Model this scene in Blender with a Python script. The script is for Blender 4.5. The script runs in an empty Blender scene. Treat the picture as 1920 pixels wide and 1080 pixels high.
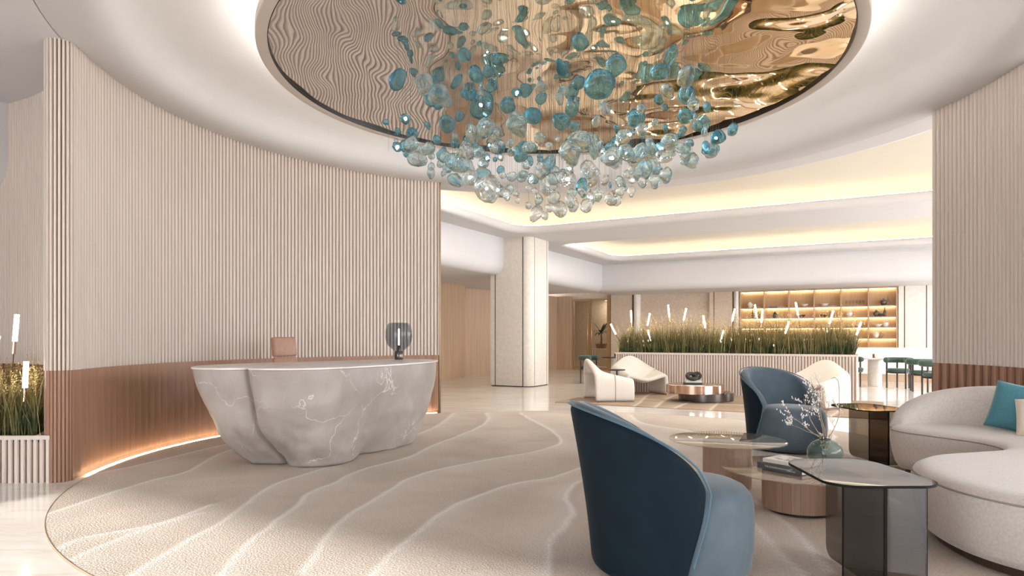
import bpy, bmesh, math, random
import numpy as np
from mathutils import Vector, noise
from mathutils.geometry import delaunay_2d_cdt
random.seed(7)
PI = math.pi
R = math.radians
SC = bpy.context.scene
COL = SC.collection

# ------------------------------------------------------------------ camera, world, sun, exposure
cam_d = bpy.data.cameras.new('camera')
cam = bpy.data.objects.new('camera', cam_d)
COL.objects.link(cam)
cam.location = (0, 0, 1.25)
cam.rotation_euler = (R(90), 0, 0)
cam_d.sensor_width = 36
cam_d.lens = 36 * 1240 / 1920
cam_d.shift_y = 94 / 1920
cam_d.clip_end = 200
SC.camera = cam

world = bpy.data.worlds.new('daylight')
SC.world = world
world.use_nodes = True
wb = world.node_tree.nodes['Background']
wb.inputs[0].default_value = (0.90, 0.94, 1.0, 1)
wb.inputs[1].default_value = 5.6

AX = R(28.5)                      # the far hall and the facade are turned by this angle
CA, SA = math.cos(AX), math.sin(AX)
KX, KY = 3.2, 23.45
def W(u, v, z=0.0):
    return (KX + u * CA + v * SA, KY - u * SA + v * CA, z)

sun_d = bpy.data.lights.new('sun', 'SUN')
sun = bpy.data.objects.new('sun', sun_d)
COL.objects.link(sun)
sun_d.energy = 4.6
sun_d.angle = R(1.0)
sun_d.color = (1.0, 0.95, 0.88)
_el = R(17.6)
_dir = Vector((SA * math.cos(_el), CA * math.cos(_el), -math.sin(_el)))
sun.rotation_euler = _dir.to_track_quat('-Z', 'Y').to_euler()
sun.location = (-4, -8, 6)

vs = SC.view_settings
vs.view_transform = 'Standard'
vs.look = 'None'
vs.gamma = 1.0
vs.use_curve_mapping = False
vs.exposure = 0.86
SC.display_settings.display_device = 'sRGB'
cy = SC.cycles
cy.max_bounces = 12
cy.diffuse_bounces = 5
cy.glossy_bounces = 5
cy.transmission_bounces = 8
cy.transparent_max_bounces = 24
cy.caustics_reflective = False
cy.caustics_refractive = False
cy.sample_clamp_indirect = 6.0

# ------------------------------------------------------------------ materials
def nd(nt, t, **kw):
    n = nt.nodes.new(t)
    for k, v in kw.items():
        setattr(n, k, v)
    return n

def newmat(name):
    m = bpy.data.materials.new(name)
    m.use_nodes = True
    nt = m.node_tree
    return m, nt, nt.nodes['Principled BSDF']

def c4(c):
    return (c[0], c[1], c[2], 1)

def sc3(c, k):
    return tuple(min(1, x * k) for x in c)

def coords(nt, scale=(1, 1, 1), kind='Object'):
    tc = nd(nt, 'ShaderNodeTexCoord')
    mp = nd(nt, 'ShaderNodeMapping')
    mp.inputs['Scale'].default_value = scale
    nt.links.new(tc.outputs[kind], mp.inputs[0])
    return mp.outputs[0]

def noisefac(nt, vec, scale, detail=4, rough=0.55, dist=0.0):
    n = nd(nt, 'ShaderNodeTexNoise')
    n.inputs['Scale'].default_value = scale
    n.inputs['Detail'].default_value = detail
    n.inputs['Roughness'].default_value = rough
    n.inputs['Distortion'].default_value = dist
    nt.links.new(vec, n.inputs['Vector'])
    return n.outputs['Fac']

def mixcol(nt, fac, a, b):
    mx = nd(nt, 'ShaderNodeMix', data_type='RGBA')
    for sock, val in ((6, a), (7, b)):
        if isinstance(val, tuple):
            mx.inputs[sock].default_value = c4(val)
        else:
            nt.links.new(val, mx.inputs[sock])
    if isinstance(fac, float):
        mx.inputs[0].default_value = fac
    else:
        nt.links.new(fac, mx.inputs[0])
    return mx.outputs[2]

def ramp(nt, fac, stops):
    r = nd(nt, 'ShaderNodeValToRGB')
    el = r.color_ramp.elements
    while len(el) < len(stops):
        el.new(0.5)
    for e, (p, c) in zip(el, stops):
        e.position = p
        e.color = c4(c) if isinstance(c, tuple) else (c, c, c, 1)
    nt.links.new(fac, r.inputs[0])
    return r.outputs[0]

def bump(nt, b, fac, strength, dist):
    bp = nd(nt, 'ShaderNodeBump')
    bp.inputs['Strength'].default_value = strength
    bp.inputs['Distance'].default_value = dist
    nt.links.new(fac, bp.inputs['Height'])
    nt.links.new(bp.outputs[0], b.inputs['Normal'])

def plain(name, col, rough=0.5, metal=0.0, var=0.06, scale=6, bmp=None, sheen=0, stretch=(1, 1, 1), coat=0, spec=None):
    m, nt, b = newmat(name)
    v = coords(nt, stretch)
    f = noisefac(nt, v, scale)
    f = ramp(nt, f, [(0.3, 0.0), (0.7, 1.0)])
    nt.links.new(mixcol(nt, f, sc3(col, 1 - var), sc3(col, 1 + var)), b.inputs['Base Color'])
    b.inputs['Roughness'].default_value = rough
    b.inputs['Metallic'].default_value = metal
    if sheen:
        b.inputs['Sheen Weight'].default_value = sheen
        b.inputs['Sheen Roughness'].default_value = 0.35
    if coat:
        b.inputs['Coat Weight'].default_value = coat
    if spec is not None:
        b.inputs['Specular IOR Level'].default_value = spec
    if bmp:
        bump(nt, b, noisefac(nt, v, bmp[0], 3), bmp[1], bmp[2])
    return m

def wood(name, col, rough=0.45, var=0.16, grain=(26, 26, 1.2), spec=0.4):
    m, nt, b = newmat(name)
    oi = nd(nt, 'ShaderNodeObjectInfo')
    tc = nd(nt, 'ShaderNodeTexCoord')
    add = nd(nt, 'ShaderNodeVectorMath', operation='ADD')
    mul = nd(nt, 'ShaderNodeMath', operation='MULTIPLY')
    mul.inputs[1].default_value = 37.0
    nt.links.new(oi.outputs['Random'], mul.inputs[0])
    nt.links.new(tc.outputs['Object'], add.inputs[0])
    nt.links.new(mul.outputs[0], add.inputs[1])
    mp = nd(nt, 'ShaderNodeMapping')
    mp.inputs['Scale'].default_value = grain
    nt.links.new(add.outputs[0], mp.inputs[0])
    f = noisefac(nt, mp.outputs[0], 1.0, 6, 0.6, 0.4)
    f = ramp(nt, f, [(0.3, 0.0), (0.72, 1.0)])
    c = mixcol(nt, f, sc3(col, 1 - var), sc3(col, 1 + var))
    nt.links.new(c, b.inputs['Base Color'])
    b.inputs['Roughness'].default_value = rough
    b.inputs['Specular IOR Level'].default_value = spec
    bump(nt, b, f, 0.08, 0.004)
    return m

def emit(name, col, strength):
    m, nt, b = newmat(name)
    b.inputs['Base Color'].default_value = c4(col)
    b.inputs['Emission Color'].default_value = c4(col)
    b.inputs['Emission Strength'].default_value = strength
    return m

def clearglass(name, tint, gloss=(1, 1, 1), ior=1.45, rough=0.02, milk=None):
    m, nt, b = newmat(name)
    out = nt.nodes['Material Output']
    fr = nd(nt, 'ShaderNodeFresnel')
    fr.inputs[0].default_value = ior
    tr = nd(nt, 'ShaderNodeBsdfTransparent')
    tr.inputs[0].default_value = c4(tint)
    gl = nd(nt, 'ShaderNodeBsdfGlossy')
    gl.inputs[0].default_value = c4(gloss)
    gl.inputs['Roughness'].default_value = rough
    mx = nd(nt, 'ShaderNodeMixShader')
    geo = nd(nt, 'ShaderNodeNewGeometry')
    front = nd(nt, 'ShaderNodeMath', operation='SUBTRACT')
    front.inputs[0].default_value = 1.0
    nt.links.new(geo.outputs['Backfacing'], front.inputs[1])
    fac = nd(nt, 'ShaderNodeMath', operation='MULTIPLY')
    nt.links.new(fr.outputs[0], fac.inputs[0])
    nt.links.new(front.outputs[0], fac.inputs[1])
    nt.links.new(fac.outputs[0], mx.inputs[0])
    if milk:
        df = nd(nt, 'ShaderNodeBsdfDiffuse')
        df.inputs[0].default_value = c4(milk[0])
        m2 = nd(nt, 'ShaderNodeMixShader')
        m2.inputs[0].default_value = milk[1]
        nt.links.new(tr.outputs[0], m2.inputs[1])
        nt.links.new(df.outputs[0], m2.inputs[2])
        nt.links.new(m2.outputs[0], mx.inputs[1])
    else:
        nt.links.new(tr.outputs[0], mx.inputs[1])
    nt.links.new(gl.outputs[0], mx.inputs[2])
    nt.links.new(mx.outputs[0], out.inputs[0])
    return m

def pebbleglass(name, col, clear, ior=1.38, share=0.40):
    m, nt, b = newmat(name)
    out = nt.nodes['Material Output']
    v = coords(nt)
    f = noisefac(nt, v, 9.0, 3)
    f = ramp(nt, f, [(0.35, 0.0), (0.65, 1.0)])
    cc = mixcol(nt, f, col, clear)
    g = nd(nt, 'ShaderNodeBsdfGlass')
    g.inputs['IOR'].default_value = ior
    g.inputs['Roughness'].default_value = 0.0
    nt.links.new(cc, g.inputs[0])
    tr = nd(nt, 'ShaderNodeBsdfTransparent')
    nt.links.new(cc, tr.inputs[0])
    mx = nd(nt, 'ShaderNodeMixShader')
    mx.inputs[0].default_value = share
    nt.links.new(g.outputs[0], mx.inputs[1])
    nt.links.new(tr.outputs[0], mx.inputs[2])
    nt.links.new(mx.outputs[0], out.inputs[0])
    return m

def veined(name, base, dark, vein, rough=0.15, scale=1.0, veinw=0.018, amount=0.7, spec=0.5):
    m, nt, b = newmat(name)
    v = coords(nt, (scale, scale, scale))
    cloud = ramp(nt, noisefac(nt, v, 2.2, 7, 0.62, 0.6), [(0.3, 0.0), (0.7, 1.0)])
    c = mixcol(nt, cloud, dark, base)
    # thin cracks: edges of a warped cell pattern, shown only in patches
    wn = nd(nt, 'ShaderNodeTexNoise')
    wn.inputs['Scale'].default_value = 3.0
    wn.inputs['Detail'].default_value = 5
    nt.links.new(v, wn.inputs['Vector'])
    ad = nd(nt, 'ShaderNodeMix', data_type='RGBA', blend_type='LINEAR_LIGHT')
    ad.inputs[0].default_value = 0.35
    nt.links.new(v, ad.inputs[6])
    nt.links.new(wn.outputs['Color'], ad.inputs[7])
    vo = nd(nt, 'ShaderNodeTexVoronoi', feature='DISTANCE_TO_EDGE')
    vo.inputs['Scale'].default_value = 1.7
    nt.links.new(ad.outputs[2], vo.inputs['Vector'])
    line = ramp(nt, vo.outputs['Distance'], [(0.0, 1.0), (veinw, 0.0)])
    patch = ramp(nt, noisefac(nt, v, 1.3, 3), [(0.46, 0.0), (0.62, 1.0)])
    mu = nd(nt, 'ShaderNodeMath', operation='MULTIPLY')
    nt.links.new(line, mu.inputs[0])
    nt.links.new(patch, mu.inputs[1])
    mu2 = nd(nt, 'ShaderNodeMath', operation='MULTIPLY')
    nt.links.new(mu.outputs[0], mu2.inputs[0])
    mu2.inputs[1].default_value = amount
    c = mixcol(nt, mu2.outputs[0], c, vein)
    nt.links.new(c, b.inputs['Base Color'])
    b.inputs['Roughness'].default_value = rough
    b.inputs['Specular IOR Level'].default_value = spec
    return m

MAT = {}
MAT['plaster'] = plain('white_plaster', (0.64, 0.625, 0.63), 0.75, var=0.015, scale=2)
MAT['dome'] = plain('dome_plaster', (0.57, 0.555, 0.55), 0.7, var=0.01, scale=2)
MAT['cream'] = plain('cream_plaster', (0.74, 0.69, 0.60), 0.7, var=0.01, scale=2)
MAT['slat'] = wood('pale_oak_slat', (0.62, 0.535, 0.47), 0.5, 0.06)
MAT['board'] = wood('warm_oak_board', (0.335, 0.185, 0.118), 0.42, 0.12)
MAT['backing'] = plain('slat_backing', (0.40, 0.30, 0.24), 0.7, var=0.05)
MAT['boardback'] = plain('board_backing', (0.20, 0.12, 0.08), 0.7, var=0.05)
MAT['woodwall'] = wood('walnut_panel', (0.52, 0.36, 0.24), 0.45, 0.14, (16, 16, 0.5))
MAT['stone'] = plain('limestone', (0.62, 0.50, 0.385), 0.45, var=0.10, scale=14, bmp=(60, 0.05, 0.002))
MAT['stone_pale'] = plain('pale_limestone', (0.74, 0.68, 0.61), 0.45, var=0.07, scale=14)
MAT['bronze'] = plain('dark_bronze', (0.17, 0.11, 0.065), 0.35, 0.9, var=0.1)
MAT['brass'] = plain('brushed_brass', (0.55, 0.38, 0.21), 0.3, 0.9, var=0.06)
MAT['rimmetal'] = plain('rug_edge_bronze', (0.36, 0.29, 0.22), 0.4, 0.4, var=0.06)
MAT['copper'] = plain('polished_copper', (0.62, 0.42, 0.32), 0.16, 1.0, var=0.03)
MAT['darkmetal'] = plain('gunmetal', (0.13, 0.115, 0.105), 0.25, 0.9, var=0.08)
MAT['black'] = plain('black_lacquer', (0.012, 0.011, 0.010), 0.4, var=0.1)
MAT['rimplaster'] = plain('beige_rim', (0.56, 0.49, 0.43), 0.55, var=0.02)
MAT['marble'] = veined('desk_marble', (0.45, 0.40, 0.36), (0.34, 0.297, 0.262), (0.80, 0.75, 0.70), 0.42, 1.0, 0.016, 0.85, 0.3)
MAT['marbletop'] = veined('polished_marble_top', (0.78, 0.73, 0.69), (0.66, 0.60, 0.56), (0.90, 0.87, 0.84), 0.32, 1.0, 0.02, 0.6)
MAT['whitemarble'] = veined('white_marble', (0.84, 0.82, 0.80), (0.76, 0.73, 0.71), (0.62, 0.54, 0.48), 0.2, 0.7, 0.02, 0.5)
MAT['blue'] = plain('blue_velvet', (0.078, 0.110, 0.132), 0.75, var=0.10, scale=9, sheen=0.3, bmp=(140, 0.10, 0.002))
MAT['bluedark'] = plain('shaded_teal_velvet', (0.003, 0.011, 0.018), 0.7, var=0.16, scale=7, sheen=0.03, spec=0.15, bmp=(140, 0.10, 0.002))  # outer teal, darkened to paint in the shade of the backlit chair
MAT['pipingblue'] = plain('blue_piping', (0.06, 0.12, 0.16), 0.7, sheen=0.4)
MAT['linen'] = plain('oatmeal_linen', (0.56, 0.50, 0.45), 0.9, var=0.10, scale=60, sheen=0.3, bmp=(260, 0.35, 0.003))
MAT['linenpipe'] = plain('linen_piping', (0.30, 0.255, 0.22), 0.9)
MAT['white_fabric'] = plain('off_white_fabric', (0.70, 0.63, 0.555), 0.85, var=0.04, scale=40, sheen=0.2, bmp=(220, 0.15, 0.002))
MAT['greenfab'] = plain('bottle_green_fabric', (0.055, 0.095, 0.075), 0.85, var=0.12, scale=30, sheen=0.3)
MAT['tealfab'] = plain('teal_cushion', (0.065, 0.20, 0.245), 0.85, var=0.08, scale=50, sheen=0.3, bmp=(240, 0.3, 0.002))
MAT['creamfab'] = plain('cream_cushion', (0.72, 0.62, 0.50), 0.85, var=0.06, scale=40, sheen=0.3)
MAT['darkwood'] = wood('dark_walnut_leg', (0.045, 0.026, 0.018), 0.4, 0.2)
MAT['tablewood'] = wood('stave_oak', (0.33, 0.215, 0.15), 0.42, 0.2, (22, 22, 1.0))
MAT['leather'] = plain('tan_leather', (0.40, 0.22, 0.155), 0.5, var=0.06, scale=20, bmp=(90, 0.1, 0.002))
MAT['clear'] = clearglass('bronze_table_glass', (0.88, 0.83, 0.77), ior=1.42, milk=((0.62, 0.52, 0.44), 0.16))
MAT['smoke'] = clearglass('smoked_glass', (0.45, 0.42, 0.39), ior=1.45)
MAT['smokeedge'] = plain('smoked_glass_edge', (0.008, 0.007, 0.006), 0.5, var=0.05, spec=0.1)
MAT['lampglass'] = clearglass('grey_lamp_glass', (0.56, 0.60, 0.64), ior=1.3)
MAT['doorglass'] = clearglass('door_glass', (0.93, 0.90, 0.84), ior=1.5)
MAT['ware'] = clearglass('tableware_glass', (0.82, 0.80, 0.76), ior=1.5)
MAT['vase'] = clearglass('sea_green_glass', (0.62, 0.72, 0.69), ior=1.4, rough=0.05, milk=((0.30, 0.40, 0.38), 0.12))
MAT['ceramic'] = plain('pale_ceramic', (0.76, 0.72, 0.66), 0.35, var=0.03)
MAT['darkbottle'] = plain('dark_bottle', (0.10, 0.085, 0.06), 0.2, var=0.1)
MAT['soil'] = plain('dark_soil', (0.035, 0.024, 0.016), 0.95, var=0.4, scale=30, bmp=(40, 0.6, 0.02))
MAT['plume'] = plain('golden_seed_heads', (0.62, 0.45, 0.19), 0.8, var=0.2, scale=9)
MAT['flower'] = plain('white_flower', (0.85, 0.80, 0.66), 0.7)
MAT['branch'] = plain('dry_twig', (0.36, 0.275, 0.215), 0.8, var=0.2, scale=30)
MAT['bud'] = plain('white_bud', (0.84, 0.79, 0.74), 0.7)
MAT['palm'] = plain('palm_green', (0.03, 0.085, 0.03), 0.5, var=0.3)
MAT['bookgrey'] = plain('grey_book_cloth', (0.10, 0.105, 0.105), 0.7, var=0.05)
MAT['paper'] = plain('book_pages', (0.72, 0.66, 0.56), 0.85, var=0.06, scale=3, stretch=(1, 1, 120))
MAT['lettering'] = plain('white_lettering', (0.80, 0.80, 0.78), 0.6)
MAT['stonering'] = plain('black_stone', (0.022, 0.018, 0.016), 0.55, var=0.25, scale=16, bmp=(60, 0.2, 0.004))
MAT['wire'] = plain('steel_wire', (0.18, 0.16, 0.14), 0.4, 0.6)
MAT['led'] = emit('warm_led_strip', (1.0, 0.82, 0.56), 12.0)
MAT['ledcove'] = emit('cove_led', (1.0, 0.90, 0.72), 3.2)
MAT['leddome'] = emit('dome_led', (1.0, 0.95, 0.88), 15.0)
MAT['ledfill'] = emit('added_fill_led', (1.0, 0.95, 0.88), 14.0)
MAT['ledshelf'] = emit('shelf_led', (1.0, 0.80, 0.48), 9.0)
MAT['tube'] = emit('glowing_tube', (1.0, 0.93, 0.80), 9.0)
MAT['spark'] = emit('crystal_bulb', (0.92, 0.98, 1.0), 60.0)
MAT['peb0'] = pebbleglass('deep_teal_glass', (0.42, 0.68, 0.78), (0.64, 0.83, 0.89))
MAT['peb1'] = pebbleglass('pale_aqua_glass', (0.76, 0.88, 0.91), (0.90, 0.95, 0.96))
MAT['peb2'] = pebbleglass('clear_glass', (0.90, 0.95, 0.96), (0.98, 0.99, 0.99))

def grass_mat(name, low, high, z0, z1):
    m, nt, b = newmat(name)
    tc = nd(nt, 'ShaderNodeTexCoord')
    sep = nd(nt, 'ShaderNodeSeparateXYZ')
    nt.links.new(tc.outputs['Object'], sep.inputs[0])
    mr = nd(nt, 'ShaderNodeMapRange')
    mr.inputs[1].default_value = z0
    mr.inputs[2].default_value = z1
    nt.links.new(sep.outputs[2], mr.inputs[0])
    nf = noisefac(nt, coords(nt), 5.0, 3)
    ad = nd(nt, 'ShaderNodeMath', operation='ADD')
    nt.links.new(mr.outputs[0], ad.inputs[0])
    nt.links.new(nf, ad.inputs[1])
    f = ramp(nt, ad.outputs[0], [(0.45, 0.0), (1.3 / 1.0 if False else 1.0, 1.0)])
    nt.links.new(mixcol(nt, f, low, high), b.inputs['Base Color'])
    b.inputs['Roughness'].default_value = 0.65
    return m
MAT['grass'] = grass_mat('ornamental_grass_blades', (0.020, 0.045, 0.011), (0.26, 0.20, 0.065), 0.0, 1.1)

# floor: polished cream stone with soft streaks
def floor_mat():
    m, nt, b = newmat('polished_travertine')
    v = coords(nt, (0.35, 1.6, 1))
    mp = nt.nodes['Mapping']
    mp.inputs['Rotation'].default_value = (0, 0, R(28))
    f = ramp(nt, noisefac(nt, v, 1.6, 8, 0.65, 1.2), [(0.32, 0.0), (0.68, 1.0)])
    c = mixcol(nt, f, (0.72, 0.67, 0.61), (0.87, 0.84, 0.80))
    f2 = ramp(nt, noisefac(nt, v, 7.0, 5, 0.6, 0.5), [(0.55, 0.0), (0.8, 0.6)])
    c = mixcol(nt, f2, c, (0.52, 0.43, 0.35))
    nt.links.new(c, b.inputs['Base Color'])
    b.inputs['Roughness'].default_value = 0.12
    b.inputs['Specular IOR Level'].default_value = 0.45
    return m
MAT['floor'] = floor_mat()

def rug_mat(name, base, dark, line, attr, bscale=320):
    m, nt, b = newmat(name)
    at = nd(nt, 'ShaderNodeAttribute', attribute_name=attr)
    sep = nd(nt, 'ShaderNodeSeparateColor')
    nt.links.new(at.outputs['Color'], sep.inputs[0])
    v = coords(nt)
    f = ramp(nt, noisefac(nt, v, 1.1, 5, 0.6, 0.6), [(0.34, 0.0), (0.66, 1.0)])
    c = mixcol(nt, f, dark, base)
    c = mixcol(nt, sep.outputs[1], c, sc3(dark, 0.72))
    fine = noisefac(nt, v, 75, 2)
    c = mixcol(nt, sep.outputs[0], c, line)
    fr = ramp(nt, fine, [(0.3, 0.86), (0.7, 1.08)])
    mu = nd(nt, 'ShaderNodeMix', data_type='RGBA', blend_type='MULTIPLY')
    mu.inputs[0].default_value = 1.0
    nt.links.new(c, mu.inputs[6])
    nt.links.new(fr, mu.inputs[7])
    nt.links.new(mu.outputs[2], b.inputs['Base Color'])
    b.inputs['Roughness'].default_value = 0.95
    b.inputs['Specular IOR Level'].default_value = 0.1
    bump(nt, b, fine, 0.7, 0.012)
    return m
MAT['rug'] = rug_mat('sand_wool', (0.71, 0.62, 0.54), (0.59, 0.505, 0.43), (0.88, 0.84, 0.80), 'ridge')
MAT['rug2'] = rug_mat('tan_wool', (0.44, 0.335, 0.245), (0.35, 0.26, 0.19), (0.78, 0.71, 0.63), 'ridge')

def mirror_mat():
    m, nt, b = newmat('bronze_mirror_reflection_tint')
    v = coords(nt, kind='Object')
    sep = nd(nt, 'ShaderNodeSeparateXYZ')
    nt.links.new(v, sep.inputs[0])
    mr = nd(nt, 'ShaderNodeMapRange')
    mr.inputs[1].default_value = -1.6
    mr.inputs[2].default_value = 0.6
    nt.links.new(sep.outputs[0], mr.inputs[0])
    c = mixcol(nt, mr.outputs[0], (0.60, 0.56, 0.52), (0.86, 0.66, 0.42))  # grey-to-gold ramp paints the tone of reflections into the metal
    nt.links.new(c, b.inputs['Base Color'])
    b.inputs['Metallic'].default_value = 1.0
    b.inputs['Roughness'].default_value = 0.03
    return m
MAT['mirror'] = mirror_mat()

# ------------------------------------------------------------------ mesh helpers
def mobj(name, vf, mat, parent=None, smooth=False, loc=None, rotz=None, flat_angle=None):
    v, f = vf
    me = bpy.data.meshes.new(name)
    me.from_pydata(v, [], f)
    me.update()
    if mat:
        me.materials.append(MAT[mat] if isinstance(mat, str) else mat)
    o = bpy.data.objects.new(name, me)
    COL.objects.link(o)
    if parent is not None:
        o.parent = parent
    if loc is not None:
        o.location = loc
    if rotz is not None:
        o.rotation_euler = (0, 0, rotz)
    if smooth:
        me.polygons.foreach_set('use_smooth', [True] * len(me.polygons))
        if flat_angle is not None:
            me.set_sharp_from_angle(angle=R(flat_angle))
    return o

def inst(name, me, parent=None, loc=(0, 0, 0), rot=(0, 0, 0)):
    o = bpy.data.objects.new(name, me)
    COL.objects.link(o)
    o.parent = parent
    o.location = loc
    o.rotation_euler = rot
    return o

def meshdata(name, vf, mat, smooth=False, flat_angle=None):
    me = bpy.data.meshes.new(name)
    me.from_pydata(vf[0], [], vf[1])
    me.update()
    me.materials.append(MAT[mat] if isinstance(mat, str) else mat)
    if smooth:
        me.polygons.foreach_set('use_smooth', [True] * len(me.polygons))
        if flat_angle is not None:
            me.set_sharp_from_angle(angle=R(flat_angle))
    return me

def cat_(*parts):
    V, F = [], []
    for v, f in parts:
        k = len(V)
        V += list(v)
        F += [tuple(i + k for i in q) for q in f]
    return V, F

def xf(vf, loc=(0, 0, 0), rotz=0.0, scale=1.0):
    c, s = math.cos(rotz), math.sin(rotz)
    return [(loc[0] + scale * (x * c - y * s), loc[1] + scale * (x * s + y * c), loc[2] + scale * z) for x, y, z in vf[0]], vf[1]

def box(x0, x1, y0, y1, z0, z1):
    v = [(x0, y0, z0), (x1, y0, z0), (x1, y1, z0), (x0, y1, z0), (x0, y0, z1), (x1, y0, z1), (x1, y1, z1), (x0, y1, z1)]
    return v, [(3, 2, 1, 0), (4, 5, 6, 7), (0, 1, 5, 4), (1, 2, 6, 5), (2, 3, 7, 6), (3, 0, 4, 7)]

def uvbox(u0, u1, v0, v1, z0, z1):
    v, f = box(u0, u1, v0, v1, z0, z1)
    return [W(*p) for p in v], f

def touv(vf):
    return [W(*p) for p in vf[0]], vf[1]

def prism(poly, z0, z1, cap=True):
    n = len(poly)
    v = [(x, y, z0) for x, y in poly] + [(x, y, z1) for x, y in poly]
    f = [(i, (i + 1) % n, n + (i + 1) % n, n + i) for i in range(n)]
    if cap:
        f += [tuple(range(n - 1, -1, -1)), tuple(range(n, 2 * n))]
    return v, f

def lathe(prof, n=32, cx=0, cy_=0, capb=True, capt=True):
    v, f = [], []
    for r, z in prof:
        for i in range(n):
            a = 2 * PI * i / n
            v.append((cx + r * math.cos(a), cy_ + r * math.sin(a), z))
    for k in range(len(prof) - 1):
        for i in range(n):
            j = (i + 1) % n
            f.append((k * n + i, k * n + j, (k + 1) * n + j, (k + 1) * n + i))
    if capb:
        f.append(tuple(range(n - 1, -1, -1)))
    if capt:
        f.append(tuple((len(prof) - 1) * n + i for i in range(n)))
    return v, f

def tube(pts, r, n=8, closed=False, cap=True):
    P = [Vector(p) for p in pts]
    m = len(P)
    rr = r if isinstance(r, (list, tuple)) else [r] * m
    v, f = [], []
    prev = None
    for i in range(m):
        a = P[(i - 1) % m] if (closed or i > 0) else P[i]
        b = P[(i + 1) % m] if (closed or i < m - 1) else P[i]
        t = (b - a).normalized()
        if prev is None:
            up = Vector((0, 0, 1)) if abs(t.z) < 0.9 else Vector((1, 0, 0))
            x = t.cross(up).normalized()
        else:
            x = (prev - t * prev.dot(t)).normalized()
        prev = x
        y = t.cross(x)
        for k in range(n):
            an = 2 * PI * k / n
            q = P[i] + (x * math.cos(an) + y * math.sin(an)) * rr[i]
            v.append(tuple(q))
    seg = m if closed else m - 1
    for i in range(seg):
        i2 = (i + 1) % m
        for k in range(n):
            k2 = (k + 1) % n
            f.append((i * n + k, i * n + k2, i2 * n + k2, i2 * n + k))
    if cap and not closed:
        f.append(tuple(range(n - 1, -1, -1)))
        f.append(tuple((m - 1) * n + k for k in range(n)))
    return v, f

def catmull(pts, per=8, closed=True):
    P = [Vector(p) for p in pts]
    n = len(P)
    out = []
    rng = range(n) if closed else range(n - 1)
    for i in rng:
        if closed:
            p0, p1, p2, p3 = P[(i - 1) % n], P[i], P[(i + 1) % n], P[(i + 2) % n]
        else:
            p0, p1, p2, p3 = P[max(0, i - 1)], P[i], P[i + 1], P[min(n - 1, i + 2)]
        for k in range(per):
            t = k / per
            out.append(0.5 * ((2 * p1) + (p2 - p0) * t + (2 * p0 - 5 * p1 + 4 * p2 - p3) * t * t + (3 * p1 - p0 - 3 * p2 + p3) * t ** 3))
    if not closed:
        out.append(P[-1].copy())
    return out

def ccw(poly):
    a = sum(poly[i][0] * poly[(i + 1) % len(poly)][1] - poly[(i + 1) % len(poly)][0] * poly[i][1] for i in range(len(poly)))
    return poly if a > 0 else poly[::-1]

def offset(poly, d):
    """outward offset of a counter-clockwise polygon"""
    n = len(poly)
    out = []
    for i in range(n):
        p0, p1, p2 = Vector(poly[i - 1]), Vector(poly[i]), Vector(poly[(i + 1) % n])
        a, b = (p1 - p0).normalized(), (p2 - p1).normalized()
        na, nb = Vector((a.y, -a.x)), Vector((b.y, -b.x))
        m = na + nb
        if m.length < 1e-6:
            m = na
        m.normalize()
        k = max(0.5, m.dot(na))
        q = p1 + m * (d / k)
        out.append((q.x, q.y))
    return out

def fillet(poly, rad, n=6):
    out = []
    m = len(poly)
    for i in range(m):
        r = rad[i] if isinstance(rad, (list, tuple)) else rad
        p0, p1, p2 = Vector(poly[i - 1]), Vector(poly[i]), Vector(poly[(i + 1) % m])
        if r <= 0:
            out.append(tuple(p1))
            continue
        a = p1 + (p0 - p1).normalized() * r
        b = p1 + (p2 - p1).normalized() * r
        for k in range(n + 1):
            t = k / n
            q = a * (1 - t) ** 2 + p1 * 2 * t * (1 - t) + b * t * t
            out.append((q.x, q.y))
    return out

def loft(rings, capb=True, capt=True):
    n = len(rings[0])
    v, f = [], []
    for r in rings:
        v += [tuple(p) for p in r]
    for k in range(len(rings) - 1):
        for i in range(n):
            j = (i + 1) % n
            f.append((k * n + i, k * n + j, (k + 1) * n + j, (k + 1) * n + i))
    if capb:
        f.append(tuple(range(n - 1, -1, -1)))
    if capt:
        f.append(tuple((len(rings) - 1) * n + i for i in range(n)))
    return v, f

def grid(rows):
    """rows: list of equal-length point rows"""
    n = len(rows[0])
    v = [tuple(p) for r in rows for p in r]
    f = [(k * n + i, k * n + i + 1, (k + 1) * n + i + 1, (k + 1) * n + i) for k in range(len(rows) - 1) for i in range(n - 1)]
    return v, f

def mod_solid(o, t, offs=-1, sub=2):
    s = o.modifiers.new('thickness', 'SOLIDIFY')
    s.thickness = t
    s.offset = offs
    if sub:
        d = o.modifiers.new('round', 'SUBSURF')
        d.levels = sub
        d.render_levels = sub

def mod_bevel(o, w, seg=2):
    b = o.modifiers.new('edges', 'BEVEL')
    b.width = w
    b.segments = seg
    b.limit_method = 'ANGLE'

def mod_sub(o, l=2):
    d = o.modifiers.new('round', 'SUBSURF')
    d.levels = l
    d.render_levels = l

def thing(name, label, cat, loc=(0, 0, 0), rotz=0.0, group=None):
    o = bpy.data.objects.new(name, None)
    COL.objects.link(o)
    o.location = loc
    o.rotation_euler = (0, 0, rotz)
    o.empty_display_size = 0.1
    return tag(o, label, cat, group)

def tag(o, label, cat, group=None, kind=None):
    o['label'] = label
    o['category'] = cat
    if group:
        o['group'] = group
    if kind:
        o['kind'] = kind
    return o

def struct(o, label=None):
    o['kind'] = 'structure'
    if label:
        o['label'] = label
    return o

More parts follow.
